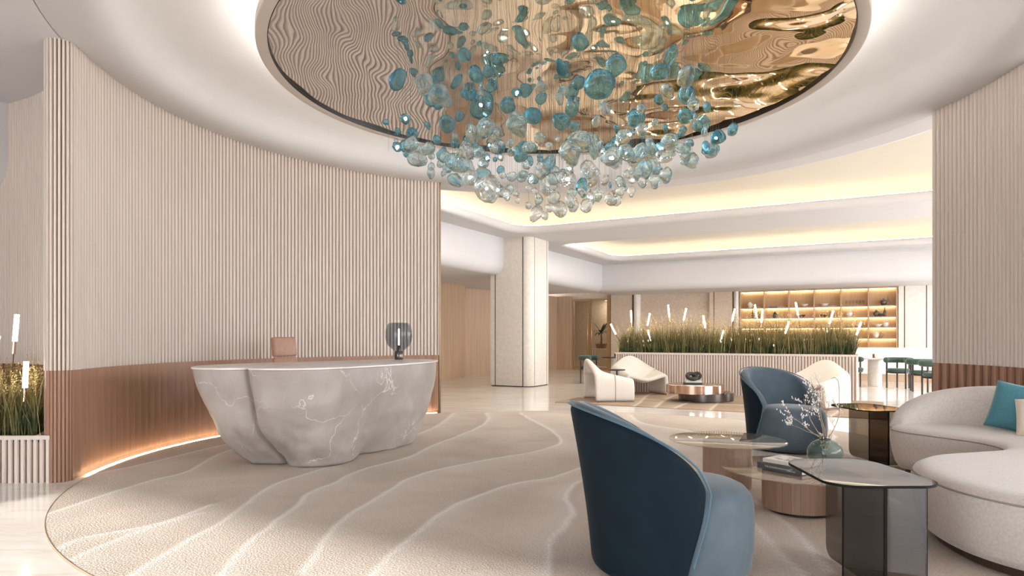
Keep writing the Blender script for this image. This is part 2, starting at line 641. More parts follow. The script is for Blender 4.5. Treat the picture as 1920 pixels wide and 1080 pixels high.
def copy_thing(root, loc, rotz, label, group=None):
    r = root.copy()
    COL.objects.link(r)
    r.location = loc
    r.rotation_euler = (0, 0, rotz)
    r['label'] = label
    if group:
        r['group'] = group
    for ch in list(root.children):
        c = ch.copy()
        COL.objects.link(c)
        c.parent = r
        for g in list(ch.children):
            d = g.copy()
            COL.objects.link(d)
            d.parent = c
    return r

# ------------------------------------------------------------------ the setting
HC = 3.84                         # ceiling height
CX, CY, RW = 0.44, 6.9, 4.42      # centre and radius of the round lobby
WAIN = 0.97

fl = mobj('floor', box(-16, 26, -16, 34, -0.1, 0.0), 'floor')
struct(fl, 'polished cream stone floor with soft streaks')

# ---- ceiling with round opening and two coves
def uvp(u, v):
    p = W(u, v)
    return (p[0], p[1])

Cu, Cv = (CX - KX) * CA - (CY - KY) * SA, (CX - KX) * SA + (CY - KY) * CA
arc = []
r1 = 5.07
a0 = math.acos((0.75 - Cu) / r1)
a1 = R(33.5)
for i in range(41):
    a = a1 + (a0 - a1) * i / 40
    arc.append((Cu + r1 * math.cos(a), Cv + r1 * math.sin(a)))
core = [(10.9, arc[0][1])] + arc + [(0.75, -7.55), (10.9, -7.55)]
nn = len(core)
rad = [0.3] + [0.0] * len(arc) + [0.75, 0.3]
cove1 = ccw([uvp(*p) for p in fillet(core, rad, 10)])
cove2 = ccw([uvp(*p) for p in fillet([(0.80, -5.3), (0.80, -0.85), (10.9, -0.85), (10.9, -5.3)], [0.45, 0.75, 0.3, 0.3], 10)])

def dedupe(poly):
    out = []
    for p in poly:
        if not out or (Vector(p) - Vector(out[-1])).length > 1e-3:
            out.append(p)
    if (Vector(out[0]) - Vector(out[-1])).length < 1e-3:
        out.pop()
    return out
cove1, cove2 = dedupe(cove1), dedupe(cove2)

def inpoly(x, y, poly):
    c = False
    n = len(poly)
    j = n - 1
    for i in range(n):
        xi, yi = poly[i]
        xj, yj = poly[j]
        if (yi > y) != (yj > y) and x < (xj - xi) * (y - yi) / (yj - yi) + xi:
            c = not c
        j = i
    return c

LIP = 0.14
h1, h2 = offset(cove1, LIP), offset(cove2, LIP)
hole = [(CX + 4.495 * math.cos(2 * PI * i / 160), CY + 4.495 * math.sin(2 * PI * i / 160)) for i in range(160)]
outer = [uvp(-12, -30.2), uvp(18, -30.2), uvp(18, 8), uvp(-12, 8)]
pts, edges = [], []
for poly in (outer, hole, h1, h2):
    k = len(pts)
    pts += [Vector(p) for p in poly]
    edges += [(k + i, k + (i + 1) % len(poly)) for i in range(len(poly))]
res = delaunay_2d_cdt(pts, edges, [], 0, 1e-5)
fs = []
for t in res[2]:
    x = sum(res[0][i][0] for i in t) / 3
    y = sum(res[0][i][1] for i in t) / 3
    if any(inpoly(x, y, p) for p in (hole, h1, h2)):
        continue
    fs.append(tuple(reversed(t)))
ceil = mobj('ceiling', ([(p[0], p[1], HC) for p in res[0]], fs), 'plaster')
struct(ceil, 'smooth white plaster ceiling with two lit recessed coves')

def cove(poly, name):
    prof = [(LIP, HC), (LIP * 0.62, HC + 0.008), (LIP * 0.28, HC + 0.04), (LIP * 0.07, HC + 0.09), (0.0, HC + 0.15), (0.02, HC + 0.17), (0.42, HC + 0.17)]
    o = mobj('cove_lip', loft([[(x, y, z) for x, y in offset(poly, d)] for d, z in prof], False, False), 'plaster', ceil, True, flat_angle=60)
    prof2 = [(0.42, HC + 0.17), (0.42, HC + 0.38), (0.36, HC + 0.46), (0.24, HC + 0.50), (0.0, HC + 0.51)]
    o = mobj('cove_vault', loft([[(x, y, z) for x, y in offset(poly, d)] for d, z in prof2], False, True), 'cream', ceil, True, flat_angle=40)
    pr3 = [(0.14, HC + 0.175), (0.14, HC + 0.205), (0.19, HC + 0.205), (0.19, HC + 0.175)]
    mobj('light_strip', loft([[(x, y, z) for x, y in offset(poly, d)] for d, z in pr3], False, False), 'ledcove', ceil)
cove(cove1, 'a')
cove(cove2, 'b')
# added fill panels, unseen up in the coves, to brighten the hall floor
for u in (2.0, 4.4, 6.8, 9.2):
    mobj('added_fill_panel', uvbox(u - 0.7, u + 0.7, -4.65, -4.35, HC + 0.475, HC + 0.495), 'ledfill', ceil)
for k in range(5):
    a = R(52 + 19 * k)
    pu, pv = Cu + 5.65 * math.cos(a), Cv + 5.65 * math.sin(a)
    vv_, ff_ = box(-0.15, 0.15, -0.65, 0.65, HC + 0.475, HC + 0.495)
    vv_ = [W(pu + x * math.cos(a) - y * math.sin(a), pv + x * math.sin(a) + y * math.cos(a), z) for x, y, z in vv_]
    mobj('added_fill_panel', (vv_, ff_), 'ledfill', ceil)

# ---- dome over the lobby
dp = [(4.5, HC), (4.30, HC), (4.19, HC + 0.012), (4.10, HC + 0.05), (4.035, HC + 0.11), (3.985, HC + 0.19), (3.93, HC + 0.28), (3.83, HC + 0.37), (3.66, HC + 0.44), (3.4, HC + 0.49), (3.05, HC + 0.525), (2.6, HC + 0.54), (0.02, HC + 0.55)]
dome = mobj('ceiling_dome', lathe(dp, 160, CX, CY, False, True), 'dome', None, True)
struct(dome, 'white sculpted plaster dome ring around the round mirror')

# ---- bulkheads
def bulk_prof(n=8):
    r = 0.30
    zb = 2.90
    pr = [(0.0, HC)]
    for i in range(n + 1):
        a = PI / 2 * i / n
        pr.append((-r + r * math.cos(a), zb + r - r * math.sin(a)))
    return pr + [(-4.6, zb)]
bp_ = bulk_prof()
rows = [[W(u, v, z) for u, z in bp_] for v in (-26, 0.30)]
b1 = mobj('ceiling_bulkhead', grid(rows), 'plaster', None, True, flat_angle=40)
struct(b1, 'white dropped ceiling bulkhead with rounded lower edge above the wood walls')
rows = [[W(u, -uu, z) for uu, z in bp_] for u in (-0.30, 11.7)]
b2 = mobj('ceiling_bulkhead', grid(rows), 'plaster', None, True, flat_angle=40)
struct(b2, 'white dropped ceiling bulkhead with rounded lower edge above the bar shelves')

# ---- ribbed walls
def slat_mesh(name, w, d, z0, z1, mat, wedge=0.0):
    cs = [(-w / 2, 0), (-w / 2, d * 0.55 + wedge), (-w * 0.30, d + wedge * 0.8), (w * 0.30, d), (w / 2, d * 0.55), (w / 2, 0)]
    v = [(x, y, z0) for x, y in cs] + [(x, y, z1) for x, y in cs]
    n = len(cs)
    f = [(i + 1, i, n + i, n + i + 1) for i in range(n - 1)] + [tuple(range(n)), tuple(range(2 * n - 1, n - 1, -1))]
    return meshdata(name, (v, f), mat, True, 50)
ME_UP = slat_mesh('slat', 0.043, 0.024, WAIN, HC, 'slat')
ME_LO = slat_mesh('board', 0.102, 0.008, 0.05, WAIN, 'board', 0.022)
ME_UPS = slat_mesh('slat_narrow', 0.020, 0.020, WAIN, HC, 'slat')
ME_LOS = slat_mesh('board_narrow', 0.022, 0.012, 0.0, WAIN, 'board')

def rib(path, parent, pitch, me, name, side):
    """place ribs along a 2-D polyline; side +1 = ribs stand to the left of travel"""
    P = [Vector(p) for p in path]
    acc = [0.0]
    for i in range(1, len(P)):
        acc.append(acc[-1] + (P[i] - P[i - 1]).length)
    n = max(1, int(round(acc[-1] / pitch)))
    k = 0
    for j in range(n):
        s = (j + 0.5) * acc[-1] / n
        while k < len(acc) - 2 and acc[k + 1] < s:
            k += 1
        t = (s - acc[k]) / (acc[k + 1] - acc[k])
        p = P[k].lerp(P[k + 1], t)
        d = (P[k + 1] - P[k]).normalized()
        a = math.atan2(d.y, d.x) + (0 if side > 0 else PI)
        inst(name, me, parent, (p.x, p.y, 0), (0, 0, a))

def arcpts(r, d0, d1, n):
    return [(CX + r * math.cos(R(d0 + (d1 - d0) * i / n)), CY + r * math.sin(R(d0 + (d1 - d0) * i / n))) for i in range(n + 1)]

def strip(path, z0, z1, mat, name, parent):
    v = [(x, y, z0) for x, y in path] + [(x, y, z1) for x, y in path]
    n = len(path)
    f = [(i, i + 1, n + i + 1, n + i) for i in range(n - 1)]
    return mobj(name, (v, f), mat, parent, True)

# left wall: inner arc, rounded end, flared outer face
L0, L1 = 111.6, 193.8
RB = RW + 0.024
inner = arcpts(RB, L0, L1, 90)
capc = Vector((CX + (RB + 0.10) * math.cos(R(L1)), CY + (RB + 0.10) * math.sin(R(L1))))
a_in = R(L1) + PI
cap = [(capc.x + 0.10 * math.cos(a_in - PI * i / 16), capc.y + 0.10 * math.sin(a_in - PI * i / 16)) for i in range(17)]
outp = [(p.x, p.y) for p in catmull([cap[-1], (-4.12, 6.02), (-4.28, 6.34), (-4.64, 6.74), (-5.30, 7.20), (-6.2, 7.55), (-7.4, 7.75)], 10, False)]
inner_z = inner
full = inner + cap[1:] + outp[1:]
backing = strip(full, 0.0, HC, 'backing', 'wall_left', None)
back_out = arcpts(RB + 0.18, L0, L1 - 14, 60)
struct(backing, 'curved ribbed timber wall, pale slats over darker boards, behind the marble desk')
strip([(x, y) for x, y in arcpts(RB - 0.002, L0, L1, 90)], 0.0, WAIN, 'boardback', 'lower_backing', backing)
strip(back_out, 0.0, HC, 'backing', 'rear_face', backing)
jamb = [inner[0], (CX + (RB + 0.18) * math.cos(R(L0)), CY + (RB + 0.18) * math.sin(R(L0)))]
strip(jamb, 0.0, HC, 'slat', 'end_jamb', backing)
mobj('end_post', prism([(CX + r * math.cos(R(a)), CY + r * math.sin(R(a))) for r, a in ((RB - 0.03, L0), (RB + 0.0, L0), (RB + 0.0, L0 + 0.35), (RB - 0.03, L0 + 0.35))], 0, HC), 'bronze', backing)
rib(inner, backing, 0.058, ME_UP, 'slat', 1)
rib(arcpts(RB, L0 + 0.4, L1, 90), backing, 0.116, ME_LO, 'board', 1)
strip([(capc.x + (p[0] - capc.x) * 1.01, capc.y + (p[1] - capc.y) * 1.01) for p in cap], 0.0, HC, 'boardback', 'end_backing', backing)
rib(cap, backing, 0.0285, ME_UPS, 'slat', 1)
rib(cap, backing, 0.0285, ME_LOS, 'board', 1)
rib(outp, backing, 0.050, ME_UP, 'slat', 1)
rib(outp, backing, 0.100, ME_LO, 'board', 1)

# right wall
right = arcpts(RB, 8.9, -9.5, 40) + [(p.x, p.y) for p in catmull([(4.822, 6.166, 0), (4.90, 5.98, 0), (5.06, 5.86, 0), (5.4, 5.82, 0), (5.9, 5.86, 0), (6.5, 5.96, 0)], 8, False)][1:]
rw = strip(right, 0.0, HC, 'backing', 'wall_right', None)
struct(rw, 'curved ribbed timber wall behind the linen sofa')
strip(arcpts(RB - 0.002, 8.9, -9.5, 30), 0.0, WAIN, 'boardback', 'lower_backing', rw)
strip(arcpts(RB + 0.18, 8.9, -2, 30), 0.0, HC, 'backing', 'rear_face', rw)
strip([right[0], (CX + (RB + 0.18) * math.cos(R(8.9)), CY + (RB + 0.18) * math.sin(R(8.9)))], 0.0, HC, 'slat', 'end_jamb', rw)
rib(right, rw, 0.061, ME_UP, 'slat', -1)
rib(right, rw, 0.122, ME_LO, 'board', -1)

# LED line at the foot of the left wall
led = arcpts(RW - 0.03, L0 + 1, L1 - 1.5, 90)
led2 = arcpts(RW - 0.046, L0 + 1, L1 - 1.5, 90)
n = len(led)
v = [(x, y, 0.020) for x, y in led] + [(x, y, 0.010) for x, y in led2] + [(x, y, 0.022) for x, y in led2]
f = [(i, i + 1, n + i + 1, n + i) for i in range(n - 1)] + [(i, i + 1, 2 * n + i + 1, 2 * n + i) for i in range(n - 1)] + [(n + i, n + i + 1, 2 * n + i + 1, 2 * n + i) for i in range(n - 1)]
o = mobj('floor_light_strip', (v, f), 'led')
tag(o, 'thin glowing light line along the foot of the curved wall behind the desk', 'light strip')

# ---- far-left timber partitions
part = [(-2.55, -11), (-2.7, -8), (-2.78, -6), (-2.84, -4.6), (-2.95, -4.4), (-3.6, -4.3)]
part2 = [(-3.5, -4.3), (-3.25, -3.2), (-2.95, -2.2), (-2.78, -0.8), (-2.75, 2.2)]
wfl = strip([uvp(*p) for p in part], 0, 2.92, 'woodwall', 'wall_far_left', None)
struct(wfl, 'walnut panelled wall curving behind the stone column')
strip([uvp(*p) for p in part2], 0, 2.92, 'woodwall', 'set_back_panel', wfl)
strip([uvp(-4.6, -30), uvp(-4.6, -4)], 0, HC, 'woodwall', 'rear_panel', wfl)

# ---- back wall of the hall
VB = 2.15
wb_ = mobj('wall_back', cat_(uvbox(-0.6, 11.7, 2.55, 2.7, 0, HC), uvbox(-6, -2.12, 2.3, 2.5, 0, HC), uvbox(-2.12, -0.6, 2.3, 2.5, 2.80, HC)), 'stone')
struct(wb_, 'limestone clad wall at the end of the hall')
def panel(u0, u1, v0=VB, mat='stone', name='panel', z1=2.92):
    o = mobj(name, uvbox(u0, u1, v0, v0 + 0.38, 0, z1), mat, wb_)
    return o
mobj('panel', uvbox(-2.8, -2.16, VB, 2.3, 0, 2.92), 'woodwall', wb_)
panel(-0.60, -0.49, VB - 0.02, 'brass', 'door_post')
panel(-0.46, 0.39)
panel(0.70, 3.24, VB + 0.14)
panel(3.27, 3.41, VB - 0.02)
panel(3.44, 4.06)
panel(9.14, 9.29, VB - 0.02, 'stone_pale')
panel(9.32, 9.88, VB - 0.02, 'stone_pale')
panel(9.91, 11.5, VB - 0.02, 'stone_pale')
for u in (-0.475, 0.405, 3.425, 4.075, 9.305, 9.895):
    mobj('metal_joint', uvbox(u - 0.014, u + 0.014, VB + 0.01, VB + 0.3, 0, 2.92), 'bronze', wb_)
for u0, u1 in ((0.42, 0.69), (4.09, 4.31)):
    c, r = (u0 + u1) / 2, (u1 - u0) / 2
    poly = [(c + r * math.cos(PI + PI * i / 14), VB + 0.10 + 0.16 * math.sin(PI + PI * i / 14)) for i in range(15)] + [(u1, VB + 0.38), (u0, VB + 0.38)]
    mobj('pilaster', touv(prism(poly, 0, 2.92)), 'stone_pale', wb_, True, flat_angle=40)

# unseen side and rear walls, openings shaped to steer the daylight
wr = mobj('wall_far_right', cat_(uvbox(11.5, 11.7, -30, -20.5, 0, HC), uvbox(11.5, 11.7, -20.5, 2.6, 3.5, HC), *[uvbox(11.5, 11.7, v - 0.06, v + 0.06, 0, 3.5) for v in (-14, -8, -3, 2.6)]), 'plaster')
struct(wr, 'unseen white wall beside the hall, openings shaped for the daylight')
wf = mobj('wall_front', cat_(uvbox(2.6, 7.8, -30.2, -30.0, 3.52, HC), uvbox(-12, 2.6, -30.2, -30.0, 0, HC), uvbox(7.8, 11.5, -30.2, -30.0, 1.95, HC), uvbox(11.5, 18, -30.2, -30.0, 0, HC)), 'plaster')
struct(wf, 'unseen entrance wall, openings shaped for the daylight and sun patch')

# ---- glass door
d1 = thing('door_1', 'tall glass double door with slim brass frame and long bar handles', 'door')
d1['kind'] = 'structure'
for k, (u0, u1) in enumerate(((-2.10, -1.38), (-1.355, -0.63))):
    fr = cat_(uvbox(u0, u0 + 0.035, 2.26, 2.31, 0, 2.78), uvbox(u1 - 0.035, u1, 2.26, 2.31, 0, 2.78), uvbox(u0 + 0.035, u1 - 0.035, 2.26, 2.31, 2.72, 2.78), uvbox(u0 + 0.035, u1 - 0.035, 2.26, 2.31, 0, 0.10))
    lf = mobj('door_leaf', fr, 'brass', d1)
    mobj('pane', uvbox(u0 + 0.035, u1 - 0.035, 2.28, 2.29, 0.10, 2.72), 'doorglass', lf)
    hu = u1 - 0.07 if k == 0 else u0 + 0.07
    mobj('handle', cat_(tube([W(hu, 2.2, 0.35), W(hu, 2.2, 2.5)], 0.018, 8), tube([W(hu, 2.2, 0.6), W(hu, 2.27, 0.6)], 0.010, 6), tube([W(hu, 2.2, 2.2), W(hu, 2.27, 2.2)], 0.010, 6)), 'brass', lf, True)
wl = mobj('wall_lobby', cat_(uvbox(-4.5, 1.5, 5.2, 5.3, 0, HC), uvbox(-4.6, -4.5, 2.5, 5.3, 0, HC), uvbox(1.5, 1.6, 2.6, 5.3, 0, HC)), 'stone')
struct(wl, 'limestone wall of the lift lobby seen through the glass door')
o = mobj('added_lobby_light', lathe([(0.30, 2.868), (0.30, 2.898)], 28, *uvp(-1.4, 4.7)), 'ledfill')  # added light to brighten the lobby seen through the door
tag(o, 'added round glowing light brightening the lobby behind the glass door', 'light')

# ---- stone column
cu0, cu1, cv0, cv1 = -0.40, 0.78, -7.15, -6.10
colp = thing('column', 'tall limestone column with dark metal joints and a rounded corner', 'column')
colp['kind'] = 'structure'
cr = 0.22
def cpan(poly):
    mobj('panel', touv(prism(ccw(poly), 0.02, HC)), 'stone_pale', colp, True, flat_angle=40)
cpan([(cu0, cv0), (cu0 + 0.12, cv0), (cu0 + 0.12, cv1), (cu0, cv1)])
cpan([(cu0 + 0.15, cv0), (cu1 - cr - 0.022, cv0), (cu1 - cr - 0.022, cv0 + 0.3), (cu0 + 0.15, cv0 + 0.3)])
corner = [(cu1 - cr + cr * math.sin(PI / 2 * i / 10), cv0 + cr - cr * math.cos(PI / 2 * i / 10)) for i in range(11)]
cpan([(cu1 - cr + 0.01, cv0)] + corner[1:-1] + [(cu1, cv0 + cr - 0.01), (cu1 - cr + 0.01, cv0 + cr - 0.01)])
cpan([(cu1, cv0 + cr + 0.022), (cu1, cv1 - 0.115), (cu1 - 0.3, cv1 - 0.115), (cu1 - 0.3, cv0 + cr + 0.022)])
cpan([(cu1, cv1 - 0.08), (cu1, cv1), (cu1 - 0.3, cv1), (cu1 - 0.3, cv1 - 0.08)])
mobj('metal_core', touv(prism([(cu0 + 0.02, cv0 + 0.02), (cu1 - cr - 0.02, cv0 + 0.02), (cu1 - cr + 0.02, cv0 + 0.03), (cu1 - 0.03, cv0 + cr - 0.02), (cu1 - 0.02, cv0 + cr + 0.02), (cu1 - 0.02, cv1 - 0.02), (cu0 + 0.02, cv1 - 0.02)], 0.0, HC)), 'black', colp)

# ------------------------------------------------------------------ main round rug
LINES = {
 'L1': [(-1.09, 3.48), (-1.13, 3.86), (-1.16, 4.34), (-1.13, 4.65), (-1.04, 5.1), (-0.94, 5.66), (-0.8, 6.05), (-0.54, 6.4), (-0.08, 6.89), (0.26, 7.21), (0.58, 7.87), (0.53, 8.81), (0.35, 9.75), (0.13, 10.9)],
 'L2': [(-1.49, 3.3), (-1.58, 3.98), (-1.59, 4.48), (-1.58, 4.91), (-1.62, 5.25), (-1.5, 5.72), (-1.41, 6.2), (-1.07, 6.89), (-0.91, 7.6), (-0.7, 8.29), (-0.44, 9.28), (-0.36, 10.13), (-0.43, 10.9)],
 'L3': [(-0.74, 3.3), (-0.68, 3.81), (-0.62, 4.1), (-0.54, 4.49), (-0.41, 4.91), (-0.19, 5.31), (0.07, 5.66), (0.35, 5.85), (0.64, 6.28), (1.05, 6.86), (1.3, 7.8), (1.1, 8.9), (1.3, 10.0), (1.1, 11.0)],
 'L4': [(1.25, 6.4), (0.6, 5.72), (0.42, 5.15), (0.43, 4.7), (0.37, 4.45), (0.25, 4.1), (0.22, 3.88), (0.16, 3.3)],
 'L5': [(-1.5, 8.0), (-1.18, 8.66), (-1.03, 9.57), (-0.97, 10.9)],
 'LA': [(-2.66, 3.87), (-2.64, 4.09), (-2.35, 4.42), (-2.22, 4.91)],
 'LB': [(-2.44, 3.64), (-2.45, 3.88), (-2.36, 4.32), (-2.19, 4.68)],
 'LC': [(-1.97, 3.3), (-1.98, 3.91), (-1.95, 4.32), (-1.96, 4.71), (-2.01, 5.42), (-1.94, 5.83), (-1.77, 6.3)],
 'LF': [(-3.3, 4.4), (-3.23, 4.95), (-3.18, 5.42), (-3.1, 5.83), (-3.0, 6.13), (-3.09, 6.77), (-3.1, 7.35), (-2.9, 8.2)],
 'LG': [(-3.8, 6.0), (-3.62, 6.49), (-3.51, 6.95), (-3.34, 7.64), (-2.9, 9.0)],
 'LR1': [(2.6, 7.2), (1.92, 5.42), (1.84, 4.75), (1.81, 4.23), (1.67, 3.5)],
 'LR2': [(1.62, 4.9), (1.60, 4.35), (1.54, 3.82), (1.51, 3.3)],
 'LR3': [(4.1, 8.4), (3.64, 7.52), (3.54, 6.86), (3.0, 6.0), (2.9, 5.0)],
 'LR4': [(1.9, 10.6), (1.9, 9.6), (2.4, 8.7), (2.2, 7.9), (2.9, 7.0)],
}
def dist_field(X, Y, pts, reach):
    d = np.full(X.shape, 9.0)
    sg = np.zeros(X.shape)
    P = catmull([(a, b, 0) for a, b in pts], 5, False)
    P = [(p.x + 0.02 * noise.noise(Vector((p.x * 5, p.y * 5, 1))), p.y) for p in P]
    for (ax, ay), (bx, by) in zip(P[:-1], P[1:]):
        m = (X > min(ax, bx) - reach) & (X < max(ax, bx) + reach) & (Y > min(ay, by) - reach) & (Y < max(ay, by) + reach)
        if not m.any():
            continue
        x, y = X[m], Y[m]
        dx, dy = bx - ax, by - ay
        L2 = dx * dx + dy * dy + 1e-9
        t = np.clip(((x - ax) * dx + (y - ay) * dy) / L2, 0, 1)
        qx, qy = x - ax - t * dx, y - ay - t * dy
        dd = np.hypot(qx, qy)
        side = np.sign(dx * (y - ay) - dy * (x - ax))
        old, olds = d[m], sg[m]
        better = dd < old
        d[m] = np.where(better, dd, old)
        sg[m] = np.where(better, side, olds)
    return d, sg

def ridge_rug(name, X, Y, Z, keep, lines, mat, zoff, wide=0.30):
    I = np.zeros(X.shape)
    D = np.zeros(X.shape)
    for k, pts in lines.items():
        d, sg = dist_field(X, Y, pts, wide * 2.2)
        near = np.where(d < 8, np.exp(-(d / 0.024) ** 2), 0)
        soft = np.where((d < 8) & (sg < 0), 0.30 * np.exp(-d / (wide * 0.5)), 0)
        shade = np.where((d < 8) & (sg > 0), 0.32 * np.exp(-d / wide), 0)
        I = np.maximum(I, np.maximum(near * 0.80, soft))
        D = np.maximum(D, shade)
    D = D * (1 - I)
    return I, D

def grid_mesh(name, X, Y, keep, z, I, D, mat, relief=0.0):
    ny, nx = X.shape
    idx = -np.ones(X.shape, int)
    idx[keep] = np.arange(keep.sum())
    q = keep[:-1, :-1] & keep[1:, :-1] & keep[:-1, 1:] & keep[1:, 1:]
    F = np.stack([idx[:-1, :-1][q], idx[:-1, 1:][q], idx[1:, 1:][q], idx[1:, :-1][q]], 1)
    V = np.stack([X[keep], Y[keep], z + relief * I[keep]], 1)
    me = bpy.data.meshes.new(name)
    me.from_pydata(V.tolist(), [], F.tolist())
    me.update()
    at = me.color_attributes.new('ridge', 'FLOAT_COLOR', 'POINT')
    colr = np.ones((len(V), 4), np.float32)
    colr[:, 0] = I[keep]
    colr[:, 1] = D[keep]
    colr[:, 2] = 0
    at.data.foreach_set('color', colr.ravel())
    me.materials.append(MAT[mat])
    me.polygons.foreach_set('use_smooth', [True] * len(me.polygons))
    o = bpy.data.objects.new(name, me)
    COL.objects.link(o)
    return o

RR = 4.335
# polar grid so that the rim is clean
nr, na = 170, 620
rr_ = np.linspace(0.0, 1.0, nr)[:, None] * RR
aa_ = np.linspace(0, 2 * PI, na)[None, :]
Xr = CX + rr_ * np.cos(aa_)
Yr = CY + rr_ * np.sin(aa_)
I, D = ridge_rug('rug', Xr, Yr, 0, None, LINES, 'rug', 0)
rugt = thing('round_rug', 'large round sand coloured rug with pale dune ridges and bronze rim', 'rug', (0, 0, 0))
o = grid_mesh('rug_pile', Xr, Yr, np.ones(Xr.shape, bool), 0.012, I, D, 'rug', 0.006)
o.parent = rugt
mobj('rim', lathe([(RR, 0.0), (RR, 0.013), (RR + 0.007, 0.014), (RR + 0.010, 0.0)], 200, CX, CY, False, False), 'rimmetal', rugt, True, flat_angle=40)

# second rug in the far hall
us = np.linspace(3.0, 8.6, 180)[None, :]
vs_ = np.linspace(-10.5, -7.35, 100)[:, None]
UU, VV = us + 0 * vs_, vs_ + 0 * us
Xu = KX + UU * CA + VV * SA
Yu = KY - UU * SA + VV * CA
def uvline(*p):
    return [uvp(*q) for q in p]
L2D = {'a': uvline((4.05, -7.3), (4.15, -8.3), (4.45, -9.7), (4.6, -10.6)), 'b': uvline((4.6, -7.3), (4.75, -9.0), (5.0, -10.6)), 'c': uvline((5.2, -7.3), (5.28, -9.2), (5.33, -10.6)),
       'd': uvline((5.5, -7.3), (5.8, -9.2), (5.95, -10.6)), 'e': uvline((3.0, -9.2), (4.3, -9.0), (5.7, -9.4), (7.2, -9.1), (8.6, -9.3)), 'f': uvline((6.6, -7.3), (6.8, -9), (7.0, -10.6)), 'g': uvline((7.6, -7.3), (7.9, -9), (7.8, -10.6))}
I, D = ridge_rug('rug', Xu, Yu, 0, None, L2D, 'rug2', 0, 0.2)
r2 = grid_mesh('area_rug', Xu, Yu, np.ones(Xu.shape, bool), 0.012, I * 0.9, D * 0.4, 'rug2', 0.0)
mod_solid(r2, 0.011, -1, 0)
tag(r2, 'tan rug with thin white crossing lines under the white lounge chairs', 'rug')

# ------------------------------------------------------------------ round mirror in the dome
ZM = 3.985
mir = thing('ceiling_mirror', 'huge round rippled bronze mirror disc hung in the ceiling dome', 'mirror', (CX, CY, ZM))
RM = 2.82
ng = 300
gx = np.linspace(-RM, RM, ng)
Xg, Yg = np.meshgrid(gx, gx)
rad_ = np.hypot(Xg, Yg)
keep = rad_ <= RM + 0.02
Zg = np.zeros(Xg.shape)
for j in range(ng):
    for i in range(ng):
        if keep[j, i]:
            x, y = Xg[j, i], Yg[j, i]
            amp = 0.90 + 0.62 * (x / RM + 1)
            p = Vector((x, y, 3.1))
            Zg[j, i] = amp * (0.022 * noise.noise(p * 1.0) + 0.011 * noise.noise(p * 2.1 + Vector((5, 2, 0))) + 0.0012 * noise.noise(p * 4.2 + Vector((1, 9, 0))))
idx = -np.ones(Xg.shape, int)
idx[keep] = np.arange(keep.sum())
q = keep[:-1, :-1] & keep[1:, :-1] & keep[:-1, 1:] & keep[1:, 1:]
F = np.stack([idx[1:, :-1][q], idx[1:, 1:][q], idx[:-1, 1:][q], idx[:-1, :-1][q]], 1)
V = np.stack([Xg[keep], Yg[keep], Zg[keep]], 1)
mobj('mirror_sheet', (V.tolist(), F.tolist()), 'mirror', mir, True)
mobj('rim', lathe([(RM - 0.012, 0.05), (RM - 0.012, -0.028), (RM - 0.004, -0.034), (RM + 0.085, -0.034), (RM + 0.092, -0.028), (RM + 0.092, 0.05)], 180, capb=False, capt=False), 'rimplaster', mir, True, flat_angle=40)
mobj('black_shadow_band', lathe([(RM - 0.014, 0.045), (RM - 0.014, -0.030), (RM - 0.019, -0.030), (RM - 0.019, 0.045)], 180, capb=False, capt=False), 'black', mir, True, flat_angle=40)  # solid black band stands in for the shade in the gap
mobj('light_strip', lathe([(RM + 0.03, 0.052), (RM + 0.03, 0.085), (RM + 0.075, 0.085), (RM + 0.075, 0.052)], 160, capb=False, capt=False), 'leddome', mir)
mobj('back_plate', lathe([(RM + 0.09, 0.05), (0.02, 0.05)], 120, capb=False, capt=True), 'dome', mir)

# ------------------------------------------------------------------ chandelier
ch = thing('chandelier', 'cascading chandelier of teal and clear glass pebbles on fine wires', 'chandelier', (CX, CY, ZM))
def pebble_me(k, mat):
    bm = bmesh.new()
    bmesh.ops.create_icosphere(bm, subdivisions=3, radius=1.0)
    rnd = random.Random(100 + k)
    ax = (1.0, rnd.uniform(0.62, 0.9), rnd.uniform(0.8, 1.35))
    planes = []
    for _ in range(9):
        d = Vector((rnd.gauss(0, 1), rnd.gauss(0, 1), rnd.gauss(0, 1))).normalized()
        planes.append((d, rnd.uniform(0.68, 0.9)))
    for vt in bm.verts:
        p = vt.co.copy()
        for d, h in planes:                       # shave soft facets
            e = p.dot(d) - h
            if e > 0:
                p -= d * e * 0.85
        p *= 1 + 0.10 * noise.noise(p * 1.6 + Vector((k * 3.1, 0, 0)))
        vt.co = Vector((p.x * ax[0], p.y * ax[1], p.z * ax[2]))
    me = bpy.data.meshes.new('glass_pebble')
    bm.to_mesh(me)
    bm.free()
    me.materials.append(MAT[mat])
    me.polygons.foreach_set('use_smooth', [True] * len(me.polygons))
    return me
PM = [[pebble_me(k + 10 * g, 'peb%d' % g) for k in range(6)] for g in range(3)]
rnd = random.Random(21)
placed = []
wires = []
bulbs = []
tries = 0
RC = 1.78
